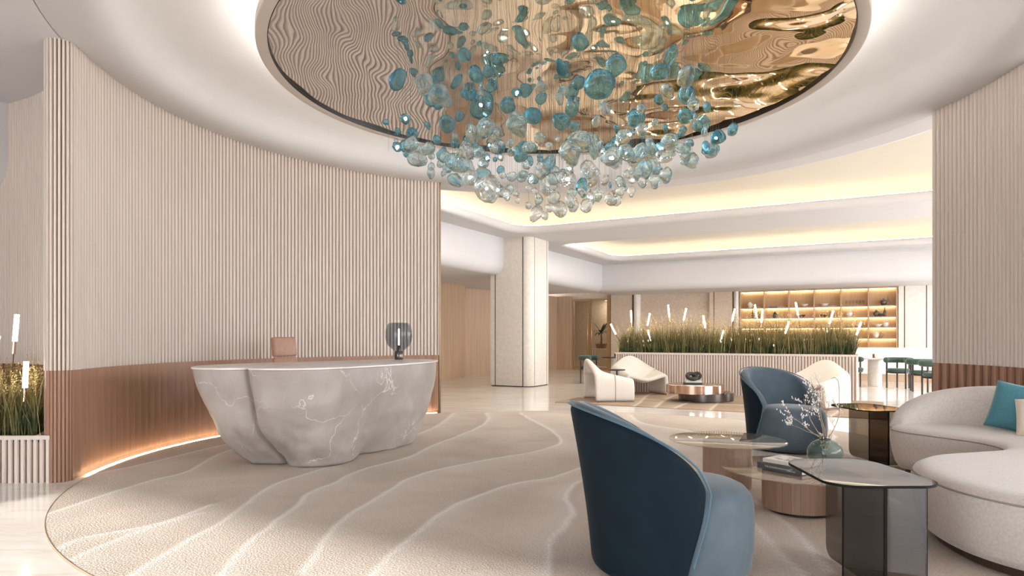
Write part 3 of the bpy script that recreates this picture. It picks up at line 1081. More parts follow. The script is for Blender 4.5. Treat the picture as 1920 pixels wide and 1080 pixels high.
while len(placed) < 298 and tries < 60000:
    tries += 1
    r = RC * math.sqrt(rnd.random())
    a = rnd.uniform(0, 2 * PI)
    x, y = r * math.cos(a), r * math.sin(a)
    q = r / RC
    zl = -1.50 + 0.80 * q ** 1.25
    span = 0.78 - 0.22 * q
    h = rnd.random() ** 1.8
    z = zl + span * h
    if z > -0.30:
        continue
    s = rnd.choice((0.036, 0.044, 0.050, 0.058, 0.066, 0.080, 0.092))
    if rnd.random() < 0.05:
        s = 0.115
    if any((x - X) ** 2 + (y - Y) ** 2 + (z - Z) ** 2 < (0.82 * (s + S)) ** 2 for X, Y, Z, S in placed):
        continue
    placed.append((x, y, z, s))
    t = (z + 1.5) / 1.3 + rnd.uniform(-0.16, 0.16)
    g = 2 if t < 0.38 else (1 if t < 0.62 else 0)
    o = inst('glass_pebble', rnd.choice(PM[g]), ch, (x, y, z), (rnd.uniform(-0.5, 0.5), rnd.uniform(-0.5, 0.5), rnd.uniform(0, 6.28)))
    o.scale = (s * rnd.uniform(0.9, 1.15),) * 2 + (s * rnd.uniform(0.9, 1.2),)
    wires.append(tube([(x, y, z + s * 0.8), (x, y, 0.0)], 0.0013, 3, cap=False))
    if len(placed) % 13 == 0:
        bulbs.append((x, y, z))
for p in bulbs:
    mobj('bulb', lathe([(0.001, -0.011), (0.008, -0.008), (0.011, 0), (0.008, 0.008), (0.001, 0.011)], 8, capb=False, capt=False), 'spark', ch, True, loc=p)
for i in range(90):
    r = RC * math.sqrt(rnd.random())
    a = rnd.uniform(0, 2 * PI)
    wires.append(tube([(r * math.cos(a), r * math.sin(a), -0.5 * rnd.random() - 0.3), (r * math.cos(a), r * math.sin(a), 0)], 0.0013, 3, cap=False))
wo = mobj('hanging_wires', cat_(*wires), 'wire', ch)
wo['kind'] = 'stuff'

# ------------------------------------------------------------------ reception desk
DTOP = 0.98
ctrl = [(-2.95, 6.12), (-2.66, 6.0), (-2.47, 6.02), (-2.41, 6.07), (-2.36, 5.98), (-2.18, 5.93), (-1.86, 5.98), (-1.52, 6.36), (-1.2, 7.02), (-0.97, 7.66), (-0.93, 8.15), (-1.12, 8.52), (-1.5, 8.5), (-1.95, 8.05), (-2.35, 7.62), (-2.8, 7.15), (-3.08, 6.6)]
outline = ccw([(p.x, p.y) for p in catmull([(a, b, 0) for a, b in ctrl], 9)])
dc = Vector((-1.95, 7.05))
desk = thing('reception_desk', 'sculpted boulder shaped pale marble reception desk with polished top', 'desk', (dc.x, dc.y, 0.018))
dl = [(x - dc.x, y - dc.y) for x, y in outline]
H = DTOP - 0.018 - 0.022
rings = []
NZ = 44
for k in range(NZ + 1):
    t = k / NZ
    z = H * t
    ring = []
    base_off = offset(dl, -0.001)
    for (x, y) in base_off:
        p = Vector((x, y))
        ang = math.atan2(y, x)
        # how far this side draws in towards the foot
        left = max(0, math.cos(ang - R(215)))
        front = max(0, math.cos(ang - R(300)))
        rightw = max(0, math.cos(ang - R(40)))
        ins = 0.20 + 0.30 * left ** 1.5 + 0.02 * front + 0.14 * rightw
        rel = (1 - t)
        dr = ins * (0.25 * rel + 0.75 * rel ** 2.4) * 1.15
        n1 = noise.noise(Vector((x * 1.5, y * 1.5, z * 1.9 + 4)))
        n2 = noise.noise(Vector((x * 3.4 + 7, y * 3.4, z * 3.6)))
        n3 = abs(noise.noise(Vector((x * 2.2 + 3, y * 2.2 + 9, z * 2.4))))
        amt = min(1, rel * 3.0) * (0.35 + 0.65 * rel)
        dr += amt * (0.075 * n1 + 0.05 * n2 + 0.09 * n3 - 0.02)
        dr += rel ** 1.5 * 0.05 * abs(noise.noise(Vector((x * 5.5, y * 5.5 + 3, z * 6.5)))) * min(1, k / 3)
        ln = p.length
        q = p * max(0.1, (ln - dr) / ln)
        ring.append((q.x, q.y, z))
    rings.append(ring)
rings.insert(0, [(x * 0.9, y * 0.9, 0.0) for x, y, z in rings[0]])
mobj('boulder_body', loft(rings), 'marble', desk, True, flat_angle=70)
tp = offset(dl, 0.012)
mobj('top_slab', loft([[(x, y, H + 0.002) for x, y in offset(dl, 0.006)], [(x, y, H + 0.005) for x, y in tp], [(x, y, H + 0.019) for x, y in tp], [(x, y, H + 0.022) for x, y in offset(dl, 0.006)]]), 'marbletop', desk, True, flat_angle=30)

# office chair behind the desk
oc = thing('office_chair', 'tan leather high back chair behind the marble desk', 'chair', (-2.68, 8.37, 0.018), R(150 - 90))
def rbox(w, d, h, r, z0=0, n=4):
    poly = fillet([(-w / 2, -d / 2), (w / 2, -d / 2), (w / 2, d / 2), (-w / 2, d / 2)], r, n)
    poly = ccw(poly)
    e = min(r, h / 2) * 0.7
    return loft([[(x, y, z0) for x, y in offset(poly, -e)], [(x, y, z0 + e * 0.35) for x, y in offset(poly, -e * 0.25)], [(x, y, z0 + e) for x, y in poly], [(x, y, z0 + h - e) for x, y in poly], [(x, y, z0 + h - e * 0.35) for x, y in offset(poly, -e * 0.25)], [(x, y, z0 + h) for x, y in offset(poly, -e)]])
mobj('seat', rbox(0.48, 0.46, 0.09, 0.06, 0.42), 'leather', oc, True, flat_angle=50)
def tilt(vf, a, y0, z0):
    c, s = math.cos(a), math.sin(a)
    return [(x, y0 + (y - y0) * c - (z - z0) * s, z0 + (y - y0) * s + (z - z0) * c) for x, y, z in vf[0]], vf[1]
bk = xf(rbox(0.37, 0.07, 0.52, 0.03, 0.47), (0, 0.22, 0))
mobj('backrest', tilt(bk, R(-7), 0.22, 0.5), 'leather', oc, True, flat_angle=50)
bk = xf(rbox(0.365, 0.085, 0.25, 0.035, 1.0), (0, 0.22, 0))
mobj('headrest', tilt(bk, R(-7), 0.22, 0.5), 'leather', oc, True, flat_angle=50)
mobj('gas_column', lathe([(0.03, 0.08), (0.03, 0.42)], 12), 'darkmetal', oc, True, flat_angle=40)
for k in range(5):
    a = 2 * PI * k / 5
    mobj('foot', tube([(0, 0, 0.08), (0.27 * math.cos(a), 0.27 * math.sin(a), 0.03)], [0.022, 0.016], 8), 'darkmetal', oc, True)
    mobj('caster', lathe([(0.022, 0.0), (0.026, 0.012), (0.026, 0.03), (0.015, 0.042)], 10, 0.27 * math.cos(a), 0.27 * math.sin(a)), 'black', oc, True)

# table lamp on the desk
lm = thing('table_lamp', 'smoked glass mushroom table lamp on the marble desk', 'lamp', (-1.42, 8.3, DTOP + 0.001))
mobj('base', lathe([(0.052, 0), (0.055, 0.006), (0.055, 0.098), (0.050, 0.104)], 28), 'darkmetal', lm, True, flat_angle=40)
sh = [(0.048, 0.10), (0.075, 0.125), (0.125, 0.165), (0.155, 0.215), (0.168, 0.28), (0.165, 0.36), (0.150, 0.43), (0.128, 0.455), (0.09, 0.463), (0.0, 0.466)]
mobj('glass_shade', lathe([(max(r, 0.001), z) for r, z in sh], 36, capb=False, capt=False), 'lampglass', lm, True)
mobj('bulb_holder', lathe([(0.018, 0.10), (0.018, 0.17), (0.010, 0.18)], 14), 'darkmetal', lm, True, flat_angle=40)
mobj('filament_tube', lathe([(0.009, 0.18), (0.009, 0.38), (0.004, 0.39)], 10), emit('lamp_filament', (1, 0.95, 0.88), 3.0), lm, True)

# ------------------------------------------------------------------ blue barrel chairs
def armchair(name, label, loc, ang, outer_mat='bluedark'):
    t = thing(name, label, 'armchair', loc, ang, 'blue velvet barrel armchairs')
    # local frame: chair faces +x
    def rad_at(z, th):
        k = z / 0.9
        c = max(0.0, math.cos(th))
        return 0.405 - 0.045 * c * (1 - k) + 0.085 * k ** 1.6 * c ** 0.5
    rows = []
    NR, NT = 12, 26
    for i in range(NR + 1):
        s = i / NR
        row = []
        for j in range(NT + 1):
            tt = -1 + 2 * j / NT
            zb = 0.50 + 0.39 * max(0.0, math.cos(tt * PI / 2)) ** 0.62
            z = 0.025 + s * (zb - 0.025)
            sm = min(1, z / 0.5)
            th = tt * R(94 + 16 * sm * sm * (3 - 2 * sm))
            r = rad_at(z, th)
            row.append((-r * math.cos(th), r * math.sin(th), z))
        rows.append(row)
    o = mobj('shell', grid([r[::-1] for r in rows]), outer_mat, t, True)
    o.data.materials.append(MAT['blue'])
    s = o.modifiers.new('thickness', 'SOLIDIFY')
    s.thickness = 0.098
    s.offset = -1
    s.use_flip_normals = False
    s.material_offset = 1
    s.material_offset_rim = 1
    mod_sub(o, 2)
    # piping along the rim
    top = rows[-1]
    edge1 = [r[0] for r in rows][3:]
    edge2 = [r[-1] for r in rows][3:]
    pip = edge1 + top[1:] + edge2[::-1][1:]
    pp = catmull([(x * 1.004, y * 1.004, z + 0.002) for x, y, z in pip], 3, False)
    mobj('piping', tube([tuple(p) for p in pp], 0.006, 6), 'pipingblue', o, True)
    seat = [(0.34, 0.02), (0.36, 0.06), (0.372, 0.16), (0.376, 0.28), (0.372, 0.37), (0.360, 0.425), (0.33, 0.46), (0.29, 0.478), (0.2, 0.49), (0.1, 0.494), (0.005, 0.495)]
    mobj('seat', lathe(seat, 56, 0.105, 0, True, False), 'blue', t, True)
    mobj('plinth', lathe([(0.30, 0.0), (0.30, 0.03)], 40, 0.04, 0), 'black', t, True, flat_angle=40)
    return t
armchair('barrel_armchair', 'blue velvet barrel armchair seen from behind beside the round glass tables', (0.79, 3.52, 0.016), R(2))
armchair('barrel_armchair', 'blue velvet barrel armchair beyond the branch vase, facing the glass tables', (3.04, 7.42, 0.016), R(-72))

# ------------------------------------------------------------------ round glass coffee tables
def glass_table(label, x, y, r, h, br):
    t = thing('round_coffee_table', label, 'coffee table', (x, y, 0.016), 0, 'round glass coffee tables on oak drums')
    mobj('glass_top', lathe([(r - 0.010, h - 0.012), (r - 0.002, h - 0.010), (r, h - 0.005), (r - 0.002, h - 0.001), (r - 0.010, h)], 80), 'clear', t, True, flat_angle=30)
    ns = 26
    for k in range(ns):
        a0_, a1_ = 2 * PI * k / ns, 2 * PI * (k + 1) / ns - 0.006
        am = (a0_ + a1_) / 2
        poly = [((br - 0.03) * math.cos(a0_), (br - 0.03) * math.sin(a0_)), (br * math.cos(a0_), br * math.sin(a0_)), (br * 1.004 * math.cos(am), br * 1.004 * math.sin(am)), (br * math.cos(a1_), br * math.sin(a1_)), ((br - 0.03) * math.cos(a1_), (br - 0.03) * math.sin(a1_))]
        mobj('stave', prism(poly, 0.02, h - 0.014), 'tablewood', t)
    mobj('drum_top', lathe([(br - 0.03, h - 0.03), (br - 0.03, h - 0.016)], 40), 'tablewood', t)
    mobj('plinth', lathe([(br - 0.035, 0.0), (br - 0.035, 0.03)], 40), 'black', t, True, flat_angle=40)
    return t
T1 = (1.765, 5.43)
T2 = (2.065, 4.76)
glass_table('taller round bronze glass coffee table on an oak drum', T1[0], T1[1], 0.465, 0.405, 0.192)
glass_table('lower round bronze glass coffee table carrying the books and vase', T2[0], T2[1], 0.53, 0.295, 0.25)

# ------------------------------------------------------------------ smoked glass side tables
def side_table(label, loc, ang, mirror=1):
    t = thing('glass_side_table', label, 'side table', loc, ang, 'smoked glass side tables')
    Hh = 0.54
    poly = ccw(fillet([(-0.28 * mirror, -0.27), (-0.19 * mirror, -0.36), (0.19 * mirror, -0.36), (0.275 * mirror, -0.27), (0.25 * mirror, 0.27), (0.17 * mirror, 0.36), (-0.15 * mirror, 0.36), (-0.25 * mirror, 0.25)], 0.06, 6))
    top = mobj('glass_top', prism(offset(poly, -0.003), Hh - 0.012, Hh), 'smoke', t)
    mobj('edge', loft([[(x, y, Hh - 0.0125) for x, y in offset(poly, -0.003)], [(x, y, Hh - 0.012) for x, y in poly], [(x, y, Hh - 0.001) for x, y in poly], [(x, y, Hh + 0.0005) for x, y in offset(poly, -0.003)]], False, False), 'smokeedge', top)
    # cross pane (faces the front) and long pane (runs back)
    def pane(pts, edge_pts, nm):
        p = mobj('glass_leg', pts, 'smoke', t)
        mobj('edge', edge_pts, 'smokeedge', p)
    y0 = -0.29
    pane(box(-0.20, 0.20, y0, y0 + 0.012, 0.004, Hh - 0.013), cat_(box(-0.202, -0.199, y0 - 0.001, y0 + 0.013, 0.004, Hh - 0.013), box(0.199, 0.202, y0 - 0.001, y0 + 0.013, 0.004, Hh - 0.013)), 'a')
    # long pane with a rounded lower far corner
    prof = fillet([(y0 + 0.014, 0.004), (0.30, 0.004), (0.30, Hh - 0.013), (y0 + 0.014, Hh - 0.013)], [0, 0.08, 0, 0], 6)
    vv = [(-0.006, y, z) for y, z in prof] + [(0.006, y, z) for y, z in prof]
    m = len(prof)
    ff = [tuple(range(m - 1, -1, -1)), tuple(range(m, 2 * m))] + [(i, (i + 1) % m, m + (i + 1) % m, m + i) for i in range(m)]
    pane((vv, ff), box(-0.0065, 0.0065, y0 - 0.004, y0 - 0.001, 0.004, Hh - 0.013), 'b')
    return t
side_table('octagonal smoked glass side table between the lower coffee table and the sofa', (1.79, 3.46, 0.016), 0)
side_table('octagonal smoked glass side table between the sofa tip and the far blue armchair', (3.60, 6.68, 0.016), R(8))

# ------------------------------------------------------------------ vase with branches
VZ = 0.296 + 0.016
VP = (2.375, 5.02)
vs3 = thing('glass_vase', 'squat round sea green glass vase on the lower coffee table', 'vase', (VP[0], VP[1], VZ))
vp = [(0.075, 0.0), (0.105, 0.012), (0.124, 0.045), (0.128, 0.075), (0.118, 0.112), (0.092, 0.145), (0.058, 0.165), (0.038, 0.170)]
mobj('glass_body', lathe(vp, 40, capb=True, capt=False), 'vase', vs3, True)
mobj('mouth_rim', tube([(0.038 * math.cos(2 * PI * k / 24), 0.038 * math.sin(2 * PI * k / 24), 0.170) for k in range(24)], 0.004, 6, True), 'black', vs3, True)
br = thing('dry_branches', 'dry twig branches with small white buds standing in the green vase', 'branches', (VP[0], VP[1], VZ + 0.01))
rb = random.Random(5)
buds = []
def twig(p0, d, length, r, depth):
    pts = [Vector(p0)]
    dd = Vector(d).normalized()
    n = 6
    for i in range(n):
        dd = (dd + Vector((rb.uniform(-.16, .16), rb.uniform(-.16, .16), rb.uniform(-.10, .12)))).normalized()
        pts.append(pts[-1] + dd * length / n)
    out = [tube([tuple(p) for p in pts], [r * (1 - 0.7 * i / n) for i in range(n + 1)], 5)]
    if depth > 0:
        for k in range(4 if depth == 2 else 3):
            i = rb.randint(2, n)
            sd = (dd + Vector((rb.uniform(-.9, .9), rb.uniform(-.9, .9), rb.uniform(-.25, .5)))).normalized()
            out += twig(pts[i], sd, length * rb.uniform(0.3, 0.5), r * 0.5, depth - 1)
    if depth < 2:
        for i in range(2, n + 1):
            if rb.random() < 0.7:
                buds.append(pts[i] + Vector((rb.uniform(-.008, .008), rb.uniform(-.008, .008), rb.uniform(-.004, .008))))
    return out
for k, (dx, dy, dz, L) in enumerate(((-0.75, -0.1, 0.62, 0.42), (-0.45, 0.15, 0.85, 0.42), (-0.16, -0.1, 1, 0.43), (0.06, 0.1, 1, 0.47), (0.20, 0.0, 0.95, 0.48), (0.55, 0.1, 0.8, 0.36), (-0.9, 0.2, 0.42, 0.30))):
    mobj('branch', cat_(*twig((0.006 * k - 0.018, 0.003 * k - 0.01, 0.03), (dx * 0.25, dy, 1), 0.17, 0.0055, 0), *twig((0.006 * k - 0.018 + dx * 0.04, 0.003 * k - 0.01, 0.18), (dx * 1.15, dy, dz * 0.85), L * 0.74, 0.0042, 2)), 'branch', br, True)
bv = []
for p in buds:
    bv.append(xf(lathe([(0.0005, -0.006), (0.0035, -0.003), (0.0038, 0.001), (0.0005, 0.007)], 5, capb=False, capt=False), tuple(p), rb.uniform(0, 6)))
o = mobj('white_buds', cat_(*bv), 'bud', br, True)
o['kind'] = 'stuff'

# ------------------------------------------------------------------ books on the lower table
def lettering(txt, size, mat, parent, loc, rot, align='LEFT'):
    cu = bpy.data.curves.new('title_lettering', 'FONT')
    cu.body = txt
    cu.size = size
    cu.align_x = align
    cu.align_y = 'CENTER'
    cu.materials.append(MAT[mat])
    tmp = bpy.data.objects.new('title_curve', cu)
    COL.objects.link(tmp)
    me = bpy.data.meshes.new_from_object(tmp.evaluated_get(bpy.context.evaluated_depsgraph_get()))
    bpy.data.objects.remove(tmp)
    o = bpy.data.objects.new('title_lettering', me)
    COL.objects.link(o)
    o.parent = parent
    o.location = loc
    o.rotation_euler = rot
    return o

def book(label, loc, ang, L, Wd, T, cover):
    """spine along local x facing -y"""
    t = thing('hardback_book', label, 'book', loc, ang, 'hardback books on the lower coffee table')
    mobj('pages', box(-L / 2 + 0.005, L / 2 - 0.005, -Wd / 2 + 0.01, Wd / 2 - 0.006, 0.004, T - 0.004), 'paper', t)
    cv = cat_(box(-L / 2, L / 2, -Wd / 2, Wd / 2, 0, 0.004), box(-L / 2, L / 2, -Wd / 2, Wd / 2, T - 0.004, T), box(-L / 2, L / 2, -Wd / 2 - 0.003, -Wd / 2 + 0.001, 0, T))
    mobj('cover', cv, cover, t)
    return t
def cover_mat():
    m, nt, b = newmat('photo_print_cover')
    v = coords(nt)
    f = ramp(nt, noisefac(nt, v, 11, 5, 0.6, 1.5), [(0.40, 0.0), (0.52, 1.0)])
    msk = nd(nt, 'ShaderNodeVectorMath', operation='LENGTH')
    mp2 = nd(nt, 'ShaderNodeMapping')
    mp2.inputs['Location'].default_value = (0.05, -0.03, 0)
    mp2.inputs['Scale'].default_value = (7.5, 11, 0)
    tc = nd(nt, 'ShaderNodeTexCoord')
    nt.links.new(tc.outputs['Object'], mp2.inputs[0])
    nt.links.new(mp2.outputs[0], msk.inputs[0])
    k = ramp(nt, msk.outputs['Value'], [(0.75, 0.0), (1.0, 1.0)])
    inv = nd(nt, 'ShaderNodeMath', operation='MAXIMUM')
    nt.links.new(f, inv.inputs[0])
    nt.links.new(k, inv.inputs[1])
    nt.links.new(mixcol(nt, inv.outputs[0], (0.20, 0.185, 0.17), (0.80, 0.75, 0.69)), b.inputs['Base Color'])
    b.inputs['Roughness'].default_value = 0.4
    return m
MAT['photocover'] = cover_mat()
BA = R(-58)
BK = (1.985, 4.72)
bz = 0.296 + 0.016
b1_ = book('thick dark grey hardback book with white spine lettering under the pale book', (BK[0], BK[1], bz), BA, 0.36, 0.25, 0.042, 'bookgrey')
lettering('THE SCANDINAVIAN HOME', 0.0165, 'lettering', b1_, (-0.115, -0.1285, 0.021), (R(90), 0, 0))
lettering('NIKI', 0.011, 'lettering', b1_, (0.10, -0.1285, 0.028), (R(90), 0, 0), 'CENTER')
lettering('BRANTMARK', 0.011, 'lettering', b1_, (0.10, -0.1285, 0.015), (R(90), 0, 0), 'CENTER')
b2_ = book('pale hardback book with grey photo cover lying on the dark book', (BK[0] + 0.02, BK[1] + 0.02, bz + 0.0425), BA + R(3), 0.31, 0.23, 0.026, 'photocover')

# ------------------------------------------------------------------ sofa
sc_ = (3.9, 4.8)
SO = [(3.50, 6.12), (3.47, 5.90), (3.56, 5.66), (3.72, 5.30), (3.70, 5.00), (3.56, 4.83), (3.30, 4.74), (2.90, 4.60), (2.58, 4.28), (2.44, 3.85), (2.46, 3.45), (2.68, 3.10), (3.1, 2.85), (3.7, 2.75), (4.35, 2.95), (4.70, 3.5), (4.82, 4.4), (4.80, 5.2), (4.70, 5.85), (4.42, 6.32), (4.02, 6.42), (3.70, 6.32)]
so = [(p.x - sc_[0], p.y - sc_[1]) for p in catmull([(a, b, 0) for a, b in SO], 6)]
so = ccw(so)
sofa = thing('curved_sofa', 'curved oatmeal linen sofa with kidney shaped seat in front of the ribbed wall', 'sofa', (sc_[0], sc_[1], 0.016))
ZS = 0.42
prof = [(-0.09, 0.055), (-0.065, 0.06), (-0.035, 0.11), (-0.012, 0.20), (0.0, 0.30), (0.0, 0.37), (-0.008, 0.395)]
mobj('seat_base', loft([[(x, y, z) for x, y in offset(so, d)] for d, z in prof], True, False), 'linen', sofa, True, flat_angle=60)
prof = [(-0.008, 0.396), (-0.018, 0.412), (-0.045, 0.426), (-0.09, 0.434), (-0.16, 0.438)]
mobj('seat_cushion', loft([[(x, y, z) for x, y in offset(so, d)] for d, z in prof], False, True), 'linen', sofa, True, flat_angle=60)
mobj('piping', tube([(x, y, 0.396) for x, y in offset(so, -0.004)], 0.0055, 6, True), 'linenpipe', sofa, True)
mobj('plinth', loft([[(x, y, z) for x, y in offset(so, -0.12)] for z in (0.0, 0.06)]), 'darkwood', sofa)
# backrest follows the outer edge
bpth = catmull([(3.585, 6.18, 0), (3.80, 6.30, 0), (4.05, 6.34, 0), (4.36, 6.20, 0), (4.58, 5.80, 0), (4.68, 5.2, 0), (4.70, 4.4, 0), (4.60, 3.6, 0)], 7, False)
tot = len(bpth) - 1
rows = []
for i, p in enumerate(bpth):
    s = i / tot
    a = bpth[max(0, i - 1)]
    b = bpth[min(tot, i + 1)]
    d = (b - a).normalized()
    nrm = Vector((d.y, -d.x, 0))           # towards the seat
    hh = 0.40 * max(0.0, math.sin(min(1.0, s * 1.75 + 0.015) * PI / 2)) ** 0.72
    th = 0.055 + 0.075 * min(1, s * 6)
    sec = [(-0.75, 0.0), (-1.0, 0.25), (-1.0, 0.65), (-0.8, 0.90), (-0.35, 1.0), (0.2, 0.985), (0.65, 0.90), (0.95, 0.70), (1.15, 0.35), (1.3, 0.0)]
    z0 = 0.40
    row = []
    for k, (q, zz) in enumerate(sec):
        w = p + nrm * (q * th)
        row.append((w.x - sc_[0], w.y - sc_[1], z0 + zz * max(0.03, hh)))
    rows.append(row)
sgrid = grid(rows)
m = len(rows[0])
sgrid = (sgrid[0], sgrid[1] + [tuple(range(m)), tuple(len(sgrid[0]) - 1 - i for i in range(m))])
mobj('backrest', sgrid, 'linen', sofa, True, flat_angle=70)

def cushion(label, loc, rot, w, h, t, mat):
    rows = []
    N = 12
    V, F = [], []
    for sgn in (1, -1):
        k0 = len(V)
        for j in range(N + 1):
            for i in range(N + 1):
                a, b = -1 + 2 * i / N, -1 + 2 * j / N
                bulge = (max(0, (1 - a ** 4) * (1 - b ** 4))) ** 0.6
                pin = 1 - 0.05 * (1 - abs(a) ** 2) * abs(b) ** 4 - 0.0
                pin2 = 1 - 0.05 * (1 - abs(b) ** 2) * abs(a) ** 4
                V.append((a * w / 2 * pin2, sgn * (0.004 + bulge * t / 2), b * h / 2 * pin))
        for j in range(N):
            for i in range(N):
                q = (k0 + j * (N + 1) + i, k0 + j * (N + 1) + i + 1, k0 + (j + 1) * (N + 1) + i + 1, k0 + (j + 1) * (N + 1) + i)
                F.append(q if sgn < 0 else q[::-1])
    # join the rim
    n1 = (N + 1) ** 2
    rim = [i for i in range(N + 1)] + [j * (N + 1) + N for j in range(1, N + 1)] + [N * (N + 1) + i for i in range(N - 1, -1, -1)] + [j * (N + 1) for j in range(N - 1, 0, -1)]
    for a, b in zip(rim, rim[1:] + rim[:1]):
        F.append((a, b, n1 + b, n1 + a))
    o = mobj('cushion', (V, F), mat, None, True)
    o.location = loc
    o.rotation_euler = rot
    tag(o, label, 'cushion', 'cushions on the curved sofa')
    return o
cushion('square teal cushion leaning against the linen sofa back', (4.34, 5.66, 0.648), (R(-18), R(10), R(-52)), 0.42, 0.42, 0.13, 'tealfab')
cushion('cream cushion leaning in front of the teal cushion', (4.27, 5.33, 0.607), (R(-20), R(-8), R(-55)), 0.36, 0.34, 0.12, 'creamfab')

# ------------------------------------------------------------------ white lounge chairs
def lounge(label, loc, ang, first=[None]):
    if first[0] is not None:
        return copy_thing(first[0], loc, ang, label)
    t = thing('lounge_chair', label, 'lounge chair', loc, ang, 'white sculptural lounge chairs on the tan rug')
    first[0] = t
    def prof(d):
        ha = 0.45 + 0.19 * d
        ys = [0, 0.25, 0.5, 0.68, 0.84, 1.0]
        hs = [0.385, 0.335, 0.36, 0.52, 0.72, 0.86]
        hc = np.interp(d, ys, hs)
        half = [(-0.52, 0.02), (-0.525, 0.16), (-0.525, ha - 0.16), (-0.505, ha - 0.04), (-0.44, ha + 0.005)]
        mid = []
        for k in range(1, 7):
            q = k / 7
            x = -0.44 + 0.44 * q
            w = (1 - d) * q * q * (3 - 2 * q) + d * math.sin(q * PI / 2)
            mid.append((x, ha + 0.005 + (hc - ha) * w))
        L = half + mid
        return L + [(0.0, hc)] + [(-x, z) for x, z in L[::-1]]
    rows = []
    NDp = 12
    for j in range(NDp + 1):
        d = j / NDp
        y = -0.40 + 0.78 * d
        row = []
        for x, z in prof(d):
            lean = 0.10 * max(0, z - 0.4) * d
            taper = 1.0 - 0.10 * d * max(0, z - 0.3)
            row.append((x * taper, y + lean, z))
        rows.append(row)
    o = mobj('shell', grid(rows), 'white_fabric', t, True)
    s = o.modifiers.new('thickness', 'SOLIDIFY')
    s.thickness = 0.085
    s.offset = -1
    mod_sub(o, 2)
    for sx in (-1, 1):
        mobj('foot_plate', box(sx * 0.525 - 0.05, sx * 0.525 + 0.05, -0.37, 0.36, 0.0, 0.022), 'copper', t)
        # the seam down each side slab
        sm = []
        jm = NDp // 2
        P = rows[jm][:12] if sx < 0 else rows[jm][::-1][:12]
        for x, y, z in P[:6]:
            sm.append((x + sx * 0.001, y, z + 0.002))
        mobj('seam', tube(sm, 0.006, 5), 'linenpipe', o, True)
    return t
lounge('white lounge chair with its side and centre seam turned to the marble floor', (1.93, 13.30, 0.0), R(97))
lounge('white lounge chair against the planter with open seat facing the copper table', (2.80, 14.60, 0.012), R(18))
lounge('white lounge chair behind the blue armchair at the planter end', (5.42, 11.95, 0.012), R(-58))

# small black side table
st = thing('small_side_table', 'small black side table between two white lounge chairs', 'side table', (2.22, 13.99, 0.012))
mobj('top', lathe([(0.17, 0.555), (0.175, 0.56), (0.175, 0.575), (0.17, 0.58)], 32), 'black', st, True, flat_angle=40)
mobj('stem', lathe([(0.018, 0.02), (0.018, 0.556)], 12), 'black', st, True, flat_angle=40)
mobj('foot', lathe([(0.15, 0.0), (0.15, 0.012), (0.02, 0.022)], 28), 'black', st, True, flat_angle=40)

# copper drum table
ct = thing('copper_coffee_table', 'low round polished copper coffee table on an offset dark drum', 'coffee table', (3.60, 13.0, 0.012))
mobj('drum_base', lathe([(0.52, 0.0), (0.53, 0.006), (0.53, 0.160), (0.52, 0.166)], 64, 0.27, 0.20), 'darkmetal', ct, True, flat_angle=40)
mobj('top', lathe([(0.545, 0.167), (0.555, 0.174), (0.555, 0.328), (0.545, 0.335)], 64), 'copper', ct, True, flat_angle=40)
ZT = 0.012 + 0.335
def flatbook(label, x, y, z, a, L, Wd, T, mat):
    t = thing('flat_book', label, 'book', (x, y, z), a, 'books on the copper table')
    mobj('pages', box(-L / 2 + 0.006, L / 2 - 0.006, -Wd / 2 + 0.006, Wd / 2 - 0.006, 0.003, T - 0.003), 'paper', t)
    mobj('cover', cat_(box(-L / 2, L / 2, -Wd / 2, Wd / 2, 0, 0.004), box(-L / 2, L / 2, -Wd / 2, Wd / 2, T - 0.004, T), box(-L / 2, L / 2, -Wd / 2 - 0.002, -Wd / 2 + 0.002, 0, T)), mat, t)
flatbook('black covered book under the stone link on the copper table', 3.56, 13.05, ZT + 0.001, R(-14), 0.36, 0.27, 0.030, 'black')
flatbook('white covered book lying under the black stone link', 3.58, 13.07, ZT + 0.032, R(-6), 0.31, 0.24, 0.032, 'ceramic')
lk = thing('stone_link_sculpture', 'black stone chain link sculpture on the books of the copper table', 'sculpture', (3.56, 13.0, ZT + 0.066))
def ringmesh(R_, r_, tiltx, loc, rz):
    pts = [(R_ * math.cos(2 * PI * k / 32), R_ * 0.82 * math.sin(2 * PI * k / 32), 0) for k in range(32)]
    c, s = math.cos(tiltx), math.sin(tiltx)
    pts = [(x, y * c, y * s) for x, y, z in pts]
    c, s = math.cos(rz), math.sin(rz)
    pts = [(loc[0] + x * c - y * s, loc[1] + x * s + y * c, loc[2] + z) for x, y, z in pts]
    return tube(pts, r_, 12, True)
mobj('link', ringmesh(0.098, 0.038, R(38), (-0.02, 0, 0.085), R(10)), 'stonering', lk, True)
mobj('link', ringmesh(0.070, 0.028, R(80), (0.085, 0.04, 0.095), R(-30)), 'stonering', lk, True)

